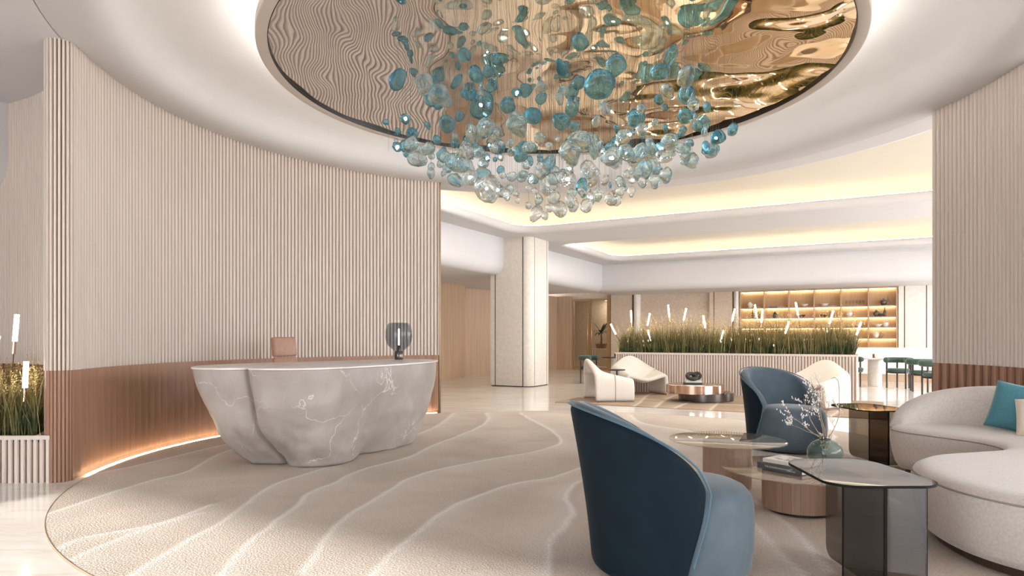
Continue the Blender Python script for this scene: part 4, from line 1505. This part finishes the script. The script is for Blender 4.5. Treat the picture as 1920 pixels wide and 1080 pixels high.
# ------------------------------------------------------------------ planters with grass and reed lights
def blades(n, sampler, hmin, hmax, wid, lean, seed):
    rg = random.Random(seed)
    V, F = [], []
    for _ in range(n):
        x, y, z, hs, (ox, oy) = sampler(rg)
        h = rg.uniform(hmin, hmax) * hs
        a = rg.uniform(0, 2 * PI)
        le = h * (abs(rg.gauss(0, lean)) + 0.04)
        dx, dy = math.cos(a) * le + ox * h, math.sin(a) * le + oy * h
        wa = rg.uniform(0, PI)
        wx, wy = math.cos(wa), math.sin(wa)
        k = len(V)
        droop = rg.uniform(0.0, 0.35) * (math.hypot(dx, dy) / h)
        for t, w in ((0, 1.0), (0.4, 0.9), (0.75, 0.6)):
            px, py = x + dx * t ** 1.8, y + dy * t ** 1.8
            pz = z + h * (t - droop * t ** 3)
            V.append((px - wx * wid * w / 2, py - wy * wid * w / 2, pz))
            V.append((px + wx * wid * w / 2, py + wy * wid * w / 2, pz))
        V.append((x + dx, y + dy, z + h * (1 - droop)))
        F += [(k, k + 1, k + 3, k + 2), (k + 2, k + 3, k + 5, k + 4), (k + 4, k + 5, k + 6)]
    return V, F

def plumes(n, sampler, hmin, hmax, seed, size=1.0):
    rg = random.Random(seed)
    V, F = [], []
    for _ in range(n):
        x, y, z, hs, (ox, oy) = sampler(rg)
        h = rg.uniform(hmin, hmax) * hs
        a = rg.uniform(0, 2 * PI)
        le = h * abs(rg.gauss(0, 0.14))
        tx, ty = x + math.cos(a) * le + ox * h, y + math.sin(a) * le + oy * h
        k = len(V)
        w = 0.0022 * size
        V += [(x - w, y, z), (x + w, y, z), (tx, ty, z + h)]
        F.append((k, k + 1, k + 2))
        for s in range(9):
            t = 0.74 + 0.26 * s / 8
            px, py, pz = x + (tx - x) * t, y + (ty - y) * t, z + h * t
            b = rg.uniform(0, 2 * PI)
            l = (0.045 - 0.003 * s) * size * rg.uniform(0.7, 1.3)
            ex, ey, ez = px + math.cos(b) * l * 0.7, py + math.sin(b) * l * 0.7, pz + l * rg.uniform(0.1, 0.9)
            k = len(V)
            w2 = 0.005 * size
            sx, sy = -math.sin(b) * w2, math.cos(b) * w2
            mx_, my_, mz_ = (px + ex) / 2, (py + ey) / 2, (pz + ez) / 2
            V += [(px, py, pz), (mx_ + sx, my_ + sy, mz_ + w2), (ex, ey, ez), (mx_ - sx, my_ - sy, mz_ - w2)]
            F.append((k, k + 1, k + 2, k + 3))
    return V, F

def add_mats(o, vfs):
    pass

# long planter
PU0, PU1, PV0, PV1, PZ = 3.07, 8.15, -7.27, -6.60, 0.918
pl = thing('ribbed_planter', 'long ribbed timber planter box full of tall grass in the hall', 'planter', (0, 0, 0))
mobj('box', uvbox(PU0 + 0.03, PU1 - 0.03, PV0 + 0.03, PV1 - 0.03, 0, PZ - 0.05), 'backing', pl)
rimv = [(PU0, PV0), (PU1, PV0), (PU1, PV1), (PU0, PV1)]
inn = [(PU0 + 0.05, PV0 + 0.05), (PU1 - 0.05, PV0 + 0.05), (PU1 - 0.05, PV1 - 0.05), (PU0 + 0.05, PV1 - 0.05)]
v = [W(a, b, z) for z in (PZ - 0.045, PZ) for a, b in rimv] + [W(a, b, z) for z in (PZ - 0.045, PZ) for a, b in inn]
f = []
for i in range(4):
    j = (i + 1) % 4
    f += [(i, j, 4 + j, 4 + i), (4 + i, 4 + j, 12 + j, 12 + i), (8 + j, 8 + i, 12 + i, 12 + j), (j, i, 8 + i, 8 + j)]
mobj('rim', (v, f), 'slat', pl)
mobj('soil', uvbox(PU0 + 0.05, PU1 - 0.05, PV0 + 0.05, PV1 - 0.05, PZ - 0.05, PZ - 0.02), 'soil', pl)
ME_PS = slat_mesh('planter_slat', 0.034, 0.024, 0.0, PZ - 0.045, 'slat')
rib([uvp(PU0, PV0 + 0.03), uvp(PU1, PV0 + 0.03)], pl, 0.0575, ME_PS, 'slat', -1)
rib([uvp(PU1 - 0.03, PV0 + 0.02), uvp(PU1 - 0.03, PV1 - 0.02)], pl, 0.0575, ME_PS, 'slat', -1)
rib([uvp(PU0 + 0.03, PV1 - 0.02), uvp(PU0 + 0.03, PV0 + 0.02)], pl, 0.0575, ME_PS, 'slat', -1)

clumps = [(3.30, 0.78), (3.62, 0.92), (3.95, 0.95), (4.3, 1.0), (4.62, 1.05), (4.95, 1.05), (5.3, 0.92), (5.6, 0.85), (5.95, 1.12), (6.3, 1.0), (6.6, 1.15), (6.95, 0.92), (7.25, 0.80), (7.55, 1.08), (7.8, 1.1), (7.98, 0.85)]
def samp_long(rg):
    if rg.random() < 0.85:
        cu_, hs = rg.choice(clumps)
        u = min(PU1 - 0.07, max(PU0 + 0.07, rg.gauss(cu_, 0.12)))
        ov = (u - cu_) * 0.9
    else:
        u = rg.uniform(PU0 + 0.08, PU1 - 0.08)
        hs, ov = 0.8, 0
    v_ = rg.uniform(PV0 + 0.08, PV1 - 0.08)
    p = W(u, v_, PZ - 0.02)
    return p[0], p[1], p[2], hs, (CA * ov, -SA * ov)
g1 = thing('tall_grass', 'dense tall ornamental grass growing in the long ribbed planter', 'grass', (0, 0, 0))
g1['kind'] = 'stuff'
gb = blades(6500, samp_long, 0.28, 0.74, 0.011, 0.26, 3)
def local_z(vf, dz):
    return [(x, y, z - dz) for x, y, z in vf[0]], vf[1]
o = mobj('blades', local_z(gb, PZ), 'grass', g1, loc=(0, 0, PZ))
o = mobj('seed_heads', plumes(420, samp_long, 0.58, 0.95, 4, 1.2), 'plume', g1)
rg = random.Random(12)
fl_ = []
for k in range(26):
    p = W(rg.uniform(PU0 + 0.1, PU1 - 0.1), rg.uniform(PV0 + 0.02, PV0 + 0.3), PZ + rg.uniform(0.10, 0.55))
    fl_.append(xf(lathe([(0.001, -0.03), (0.012, -0.012), (0.018, 0.01), (0.001, 0.035)], 6, capb=False, capt=False), p))
mobj('white_flower_heads', cat_(*fl_), 'flower', g1, True)

def reed(label, base, top, group, stem_only=0.0, rtube=0.017, ltube=0.28):
    B, T = Vector(base), Vector(top)
    t = thing('reed_light', label, 'light', base, 0, group)
    d = (T - B)
    Ln = d.length
    d.normalize()
    def P(s):
        return tuple(d * s)
    mobj('stem', tube([P(0), P(Ln - ltube - 0.10)], 0.005, 6), 'bronze', t, True)
    mobj('socket', tube([P(Ln - ltube - 0.12), P(Ln - ltube)], rtube * 0.72, 10), 'copper', t, True, flat_angle=40)
    mobj('glow_tube', tube([P(Ln - ltube), P(Ln)], rtube, 12), 'tube', t, True, flat_angle=40)
ORD = ['first', 'second', 'third', 'fourth', 'fifth', 'sixth', 'seventh', 'eighth', 'ninth', 'tenth', 'eleventh', 'twelfth', 'thirteenth', 'fourteenth', 'fifteenth']
LT = [((2.84, 1.59), (2.97, 1.34)), ((3.35, 1.91), (3.36, 1.63)), ((3.76, 1.44), (3.83, 1.16)), ((3.81, 1.83), (3.75, 1.55)), ((4.24, 2.02), (4.27, 1.74)), ((4.66, 1.93), (4.6, 1.65)), ((5.04, 1.76), (5.09, 1.48)), ((5.49, 1.43), (5.41, 1.14)), ((5.73, 1.9), (5.67, 1.62)), ((6.15, 1.98), (6.19, 1.69)), ((6.31, 1.87), (6.28, 1.59)), ((6.84, 1.61), (6.76, 1.33)), ((6.97, 2.01), (7.02, 1.72)), ((7.69, 1.82), (7.62, 1.55)), ((8.2, 1.58), (8.11, 1.3))]
for k, ((ut, zt), (ub, zb)) in enumerate(LT):
    sl = (ut - ub) / (zt - zb)
    z0 = PZ - 0.02
    u0 = ub - sl * (zb - z0)
    u0 = min(PU1 - 0.1, max(PU0 + 0.1, u0))
    reed('glowing reed light, %s of fifteen along the long planter counted from the column side' % ORD[k], W(u0, -6.93, z0), W(ut, -6.93, zt), 'reed lights in the long planter')

# planter at the end of the left wall
lpoly = [(-3.985, 5.70), (-4.25, 5.685), (-4.6, 5.67), (-5.0, 5.70), (-5.45, 5.84), (-5.8, 6.15), (-5.95, 6.6), (-5.9, 7.2), (-5.35, 7.06), (-4.75, 6.66), (-4.38, 6.28), (-4.20, 6.00), (-4.10, 5.76)]
lpoly = ccw(lpoly)
lp = thing('corner_planter', 'low ribbed timber planter with grass at the end of the curved wall', 'planter', (0, 0, 0))
LZ = 0.41
ins_ = offset(lpoly, -0.035)
mobj('box', prism(offset(lpoly, -0.03), 0, LZ - 0.06), 'boardback', lp)
nL = len(lpoly)
mobj('rim', loft([[(x, y, LZ - 0.035) for x, y in lpoly], [(x, y, LZ) for x, y in lpoly], [(x, y, LZ) for x, y in ins_], [(x, y, LZ - 0.035) for x, y in ins_]], False, False), 'slat', lp)
mobj('soil', prism(offset(lpoly, -0.035), LZ - 0.06, LZ - 0.025), 'soil', lp)
ME_LP = slat_mesh('planter_slat', 0.038, 0.024, 0.0, LZ - 0.035, 'slat')
fpath = offset([(-3.985, 5.70), (-4.25, 5.685), (-4.6, 5.67), (-5.0, 5.70), (-5.45, 5.84), (-5.8, 6.15), (-5.95, 6.6), (-5.9, 7.2), (-5, 7)], -0.0)[:8]
fpath = [(x, y + 0.03) for x, y in fpath]
rib(fpath, lp, 0.052, ME_LP, 'slat', 1)
def samp_left(rg):
    while True:
        x, y = rg.uniform(-5.9, -3.98), rg.uniform(5.66, 7.2)
        if inpoly(x, y, ins_):
            return x, y, LZ - 0.03, 0.85 + 0.3 * noise.noise(Vector((x * 3, y * 3, 0))), (0, 0)
g2 = thing('corner_grass', 'tall green and golden grass growing in the corner planter', 'grass', (0, 0, 0))
g2['kind'] = 'stuff'
mobj('blades', local_z(blades(4200, samp_left, 0.30, 0.66, 0.008, 0.24, 8), LZ), 'grass', g2, loc=(0, 0, LZ))
mobj('seed_heads', plumes(520, samp_left, 0.50, 0.76, 9, 0.85), 'plume', g2)
reed('upright glowing reed light standing tallest over the corner grass', (-4.66, 6.1, LZ - 0.03), (-4.64, 6.2, 1.47), 'reed lights in the corner planter', rtube=0.020, ltube=0.25)
reed('leaning glowing reed light at the rim of the corner planter', (-4.98, 6.05, LZ - 0.03), (-4.74, 6.1, 1.27), 'reed lights in the corner planter', rtube=0.020, ltube=0.24)
reed('short glowing reed light in front of the corner grass', (-4.28, 5.78, LZ - 0.03), (-4.26, 5.80, 1.045), 'reed lights in the corner planter', rtube=0.020, ltube=0.23)

# ------------------------------------------------------------------ display shelves and bar
shf = thing('display_shelf', 'lit oak display shelving with six bays in the hall end wall', 'shelf', (0, 0, 0))
DU = [4.33, 5.12, 5.91, 6.70, 7.50, 8.30, 9.10]
SZ = [0.92, 1.235, 1.59, 1.93, 2.29, 2.88]
MAT['shelfwood'] = wood('honey_oak', (0.50, 0.34, 0.20), 0.45, 0.08)
mobj('back_panel', uvbox(DU[0], DU[-1], 2.50, 2.54, 0, 2.92), 'shelfwood', shf)
for u in DU:
    mobj('divider', uvbox(u - 0.018, u + 0.018, 2.12, 2.50, 0, 2.92), 'shelfwood', shf)
for b in range(6):
    for k, z in enumerate(SZ):
        mobj('shelf', uvbox(DU[b] + 0.019, DU[b + 1] - 0.019, 2.15, 2.50, z - 0.015, z + 0.015), 'shelfwood', shf)
        if k > 0:
            mobj('light_strip', uvbox(DU[b] + 0.03, DU[b + 1] - 0.03, 2.44, 2.475, z - 0.026, z - 0.0155), 'ledshelf', shf)
def ware(name, prof, mat, u, v_, z, label, cat, group):
    p = W(u, v_, z + 0.016)
    o = mobj(name, lathe(prof, 14), mat, None, True, loc=p, flat_angle=50)
    tag(o, label, cat, group)
GL = [(0.022, 0), (0.024, 0.004), (0.006, 0.008), (0.005, 0.07), (0.03, 0.10), (0.034, 0.14), (0.028, 0.18)]
BT = [(0.04, 0), (0.042, 0.005), (0.042, 0.17), (0.03, 0.20), (0.014, 0.22), (0.013, 0.29), (0.016, 0.30)]
BW = [(0.04, 0), (0.05, 0.004), (0.09, 0.04), (0.125, 0.09), (0.12, 0.095), (0.08, 0.045), (0.01, 0.012)]
PT = [(0.04, 0), (0.07, 0.03), (0.095, 0.09), (0.09, 0.14), (0.05, 0.18), (0.03, 0.19), (0.035, 0.21)]
PLT = [(0.08, 0), (0.1, 0.004), (0.16, 0.015), (0.165, 0.02), (0.16, 0.022), (0.1, 0.012), (0.01, 0.01)]
BAY = ['first', 'second', 'third', 'fourth', 'fifth', 'sixth']
ROWN = ['lowest', 'second lowest', 'middle', 'second highest', 'highest']
def put(kind, b, row, frac, mat):
    u = DU[b] + 0.09 + (DU[b + 1] - DU[b] - 0.18) * frac
    prof, nm, ct_ = {'g': (GL, 'stem_glass', 'glass'), 'b': (BT, 'bottle', 'bottle'), 'w': (BW, 'bowl', 'bowl'), 'p': (PT, 'vase_jar', 'jar'), 'd': (PLT, 'plate', 'plate')}[kind]
    desc = {'ware': 'clear glass', 'ceramic': 'pale ceramic', 'darkbottle': 'dark'}[mat]
    kind_w = {'g': 'stem glass', 'b': 'bottle', 'w': 'bowl', 'p': 'round jar', 'd': 'plate'}[kind]
    ware(nm, prof, mat, u, 2.3, SZ[row], '%s %s, %s shelf, %s bay from the door' % (desc, kind_w, ROWN[row], BAY[b]), ct_, '%s %s, %s bay %s shelf' % (desc, kind_w, BAY[b], ROWN[row]))
for fr in (0.12, 0.28, 0.44, 0.60, 0.76, 0.92):
    put('g', 4, 4, fr, 'ware')
for b, row, fr, kind, mat in (
        (0, 4, 0.35, 'p', 'ceramic'), (0, 4, 0.80, 'd', 'ceramic'), (1, 4, 0.3, 'd', 'darkbottle'), (1, 4, 0.8, 'd', 'ceramic'), (2, 4, 0.65, 'w', 'ceramic'), (3, 4, 0.35, 'w', 'ceramic'), (3, 4, 0.75, 'd', 'ceramic'),
        (5, 4, 0.55, 'p', 'darkbottle'), (5, 4, 0.75, 'b', 'ware'), (0, 3, 0.5, 'b', 'darkbottle'), (0, 3, 0.8, 'p', 'ware'), (1, 3, 0.4, 'p', 'darkbottle'), (2, 3, 0.5, 'w', 'darkbottle'), (3, 3, 0.3, 'w', 'darkbottle'), (3, 3, 0.6, 'p', 'ware'), (4, 3, 0.25, 'p', 'ceramic'),
        (5, 3, 0.22, 'p', 'darkbottle'), (5, 3, 0.42, 'w', 'darkbottle'), (5, 3, 0.60, 'b', 'darkbottle'), (5, 2, 0.30, 'w', 'ceramic'), (5, 2, 0.65, 'p', 'ceramic'), (4, 2, 0.7, 'w', 'ceramic'), (4, 2, 0.35, 'd', 'darkbottle'), (3, 2, 0.5, 'w', 'ceramic'), (2, 2, 0.35, 'd', 'darkbottle'), (2, 2, 0.75, 'd', 'ceramic'), (1, 2, 0.4, 'w', 'ceramic'), (0, 2, 0.5, 'd', 'ceramic'),
        (5, 1, 0.20, 'p', 'ceramic'), (5, 1, 0.42, 'p', 'ware'), (4, 1, 0.5, 'w', 'ceramic'), (2, 1, 0.5, 'w', 'ceramic')):
    put(kind, b, row, fr, mat)

bar = thing('bar_counter', 'long white marble bar counter with timber kick board before the shelves', 'bar counter', (0, 0, 0))
mobj('marble_front', uvbox(4.4, 11.2, -0.40, 0.20, 0.22, 0.94), 'whitemarble', bar)
mobj('counter_top', uvbox(4.36, 11.24, -0.44, 0.24, 0.94, 0.975), 'whitemarble', bar)
mobj('kick_board', uvbox(4.4, 11.2, -0.34, 0.2, 0.0, 0.22), 'woodwall', bar)

# ------------------------------------------------------------------ dining furniture
def dining_chair(label, uvpos, ang, first=[None]):
    p = W(uvpos[0], uvpos[1], 0)
    if first[0] is not None:
        return copy_thing(first[0], p, ang, label)
    t = thing('dining_chair', label, 'chair', p, ang, 'green dining chairs with dark wooden legs')
    first[0] = t
    mobj('seat', lathe([(0.20, 0.405), (0.245, 0.415), (0.26, 0.445), (0.255, 0.475), (0.22, 0.495), (0.01, 0.50)], 32), 'greenfab', t, True)
    mobj('seat_rail', lathe([(0.235, 0.375), (0.24, 0.38), (0.24, 0.408), (0.2, 0.41)], 28), 'darkwood', t, True, flat_angle=40)
    pts = [(0.285 * math.cos(R(-35 + 250 * k / 20)), 0.265 * math.sin(R(-35 + 250 * k / 20)), 0.70) for k in range(21)]
    vf = tube(pts, [0.045] + [0.058] * 19 + [0.045], 12)
    vf = ([(x, y, 0.70 + (z - 0.70) * 1.2) for x, y, z in vf[0]], vf[1])
    mobj('backrest', vf, 'greenfab', t, True)
    for a in (-25, 205, 55, 125):
        x, y = 0.26 * math.cos(R(a)), 0.245 * math.sin(R(a))
        mobj('leg', tube([(x, y, 0.0), (x, y, 0.66)], 0.021, 8), 'darkwood', t, True, flat_angle=40)
    return t
dining_chair('green padded dining chair half hidden by the planter end', (7.95, -2.95), R(40))
dining_chair('green padded dining chair next to the round pedestal table', (8.98, -3.05), R(-60))
dining_chair('green padded dining chair in second row before the bar counter', (9.42, -3.95), R(140))
dining_chair('green padded dining chair closest to the ribbed wall edge', (9.62, -5.10), R(170))
dining_chair('green padded dining chair between the column and the white lounge chair', (1.50, -4.95), R(60))
dining_chair('green padded dining chair behind the white lounge chairs near the glass door', (2.55, -3.85), R(-120))
def pedestal(label, uvpos, mat_top, mat_leg, r=0.36):
    p = W(uvpos[0], uvpos[1], 0)
    t = thing('pedestal_table', label, 'table', p, 0, 'round pedestal tables')
    mobj('top', lathe([(r - 0.01, 0.70), (r, 0.705), (r, 0.725), (r - 0.01, 0.73)], 40), mat_top, t, True, flat_angle=40)
    mobj('pedestal', lathe([(0.16, 0.0), (0.165, 0.004), (0.165, 0.70)], 36), mat_leg, t, True, flat_angle=40)
    return p
pA = pedestal('round pale pedestal table among the green chairs before the bar', (8.46, -2.45), 'whitemarble', 'stone_pale')
pB = pedestal('round dark topped pedestal table behind the white lounge chair', (2.15, -4.55), 'darkwood', 'stone_pale', 0.42)
cn = thing('candle_jar', 'small copper candle jar on the pale pedestal table', 'candle', (pA[0], pA[1], 0.731))
mobj('jar', lathe([(0.05, 0), (0.055, 0.005), (0.055, 0.105), (0.05, 0.11), (0.045, 0.10), (0.045, 0.08)], 20), 'copper', cn, True, flat_angle=40)
mobj('wax', lathe([(0.044, 0.02), (0.044, 0.082)], 16), 'ceramic', cn)
cn = thing('flower_pot', 'small dark pot with yellow flowers on the dark pedestal table', 'pot', (pB[0], pB[1], 0.731))
mobj('pot', lathe([(0.05, 0), (0.06, 0.005), (0.075, 0.09), (0.07, 0.095)], 20), 'black', cn, True, flat_angle=40)
rg = random.Random(3)
mobj('flowers', cat_(*[xf(lathe([(0.001, -0.018), (0.018, 0), (0.001, 0.018)], 6, capb=False, capt=False), (rg.gauss(0, 0.035), rg.gauss(0, 0.035), 0.12 + rg.uniform(0, 0.06))) for _ in range(22)]), 'plume', cn, True)['kind'] = 'stuff'

# palm and console behind the glass door
pc = W(-1.22, 3.1, 0)
cs_ = thing('console_table', 'white console table behind the glass door', 'table', pc, -AX)
mobj('top', box(-0.35, 0.35, -0.18, 0.18, 0.80, 0.84), 'ceramic', cs_)
for sx in (-0.32, 0.32):
    for sy in (-0.15, 0.15):
        mobj('leg', box(sx - 0.02, sx + 0.02, sy - 0.02, sy + 0.02, 0, 0.80), 'ceramic', cs_)
pp_ = thing('potted_palm', 'small green palm in a brown pot behind the glass door', 'plant', (pc[0], pc[1], 0.841), 0)
pp_.scale = (1.5, 1.5, 1.5)
mobj('pot', lathe([(0.10, 0), (0.13, 0.01), (0.16, 0.12), (0.15, 0.125), (0.13, 0.10)], 24), 'leather', pp_, True, flat_angle=40)
mobj('trunk', tube([(0, 0, 0.08), (0.01, 0, 0.25), (0, 0.01, 0.40)], [0.03, 0.024, 0.02], 8), 'branch', pp_, True)
for k in range(16):
    a = 2 * PI * k / 16 + rg.uniform(-.15, .15)
    e = rg.uniform(0.15, 1.0)
    pts = [(0.30 * t * math.cos(a) * (1.1 - 0.35 * e), 0.30 * t * math.sin(a) * (1.1 - 0.35 * e), 0.40 + 0.32 * e * t + 0.10 * t - 0.25 * (1 - 0.6 * e) * t * t) for t in (0, .3, .6, 1)]
    V, F = [], []
    for i, p in enumerate(pts):
        w = (0.012, 0.038, 0.03, 0.003)[i]
        V += [(p[0] - math.sin(a) * w, p[1] + math.cos(a) * w, p[2]), (p[0], p[1], p[2] - w * 0.35), (p[0] + math.sin(a) * w, p[1] - math.cos(a) * w, p[2])]
    for i in range(3):
        F += [(3 * i, 3 * i + 1, 3 * i + 4, 3 * i + 3), (3 * i + 1, 3 * i + 2, 3 * i + 5, 3 * i + 4)]
    mobj('frond', (V, F), 'palm', pp_, True)
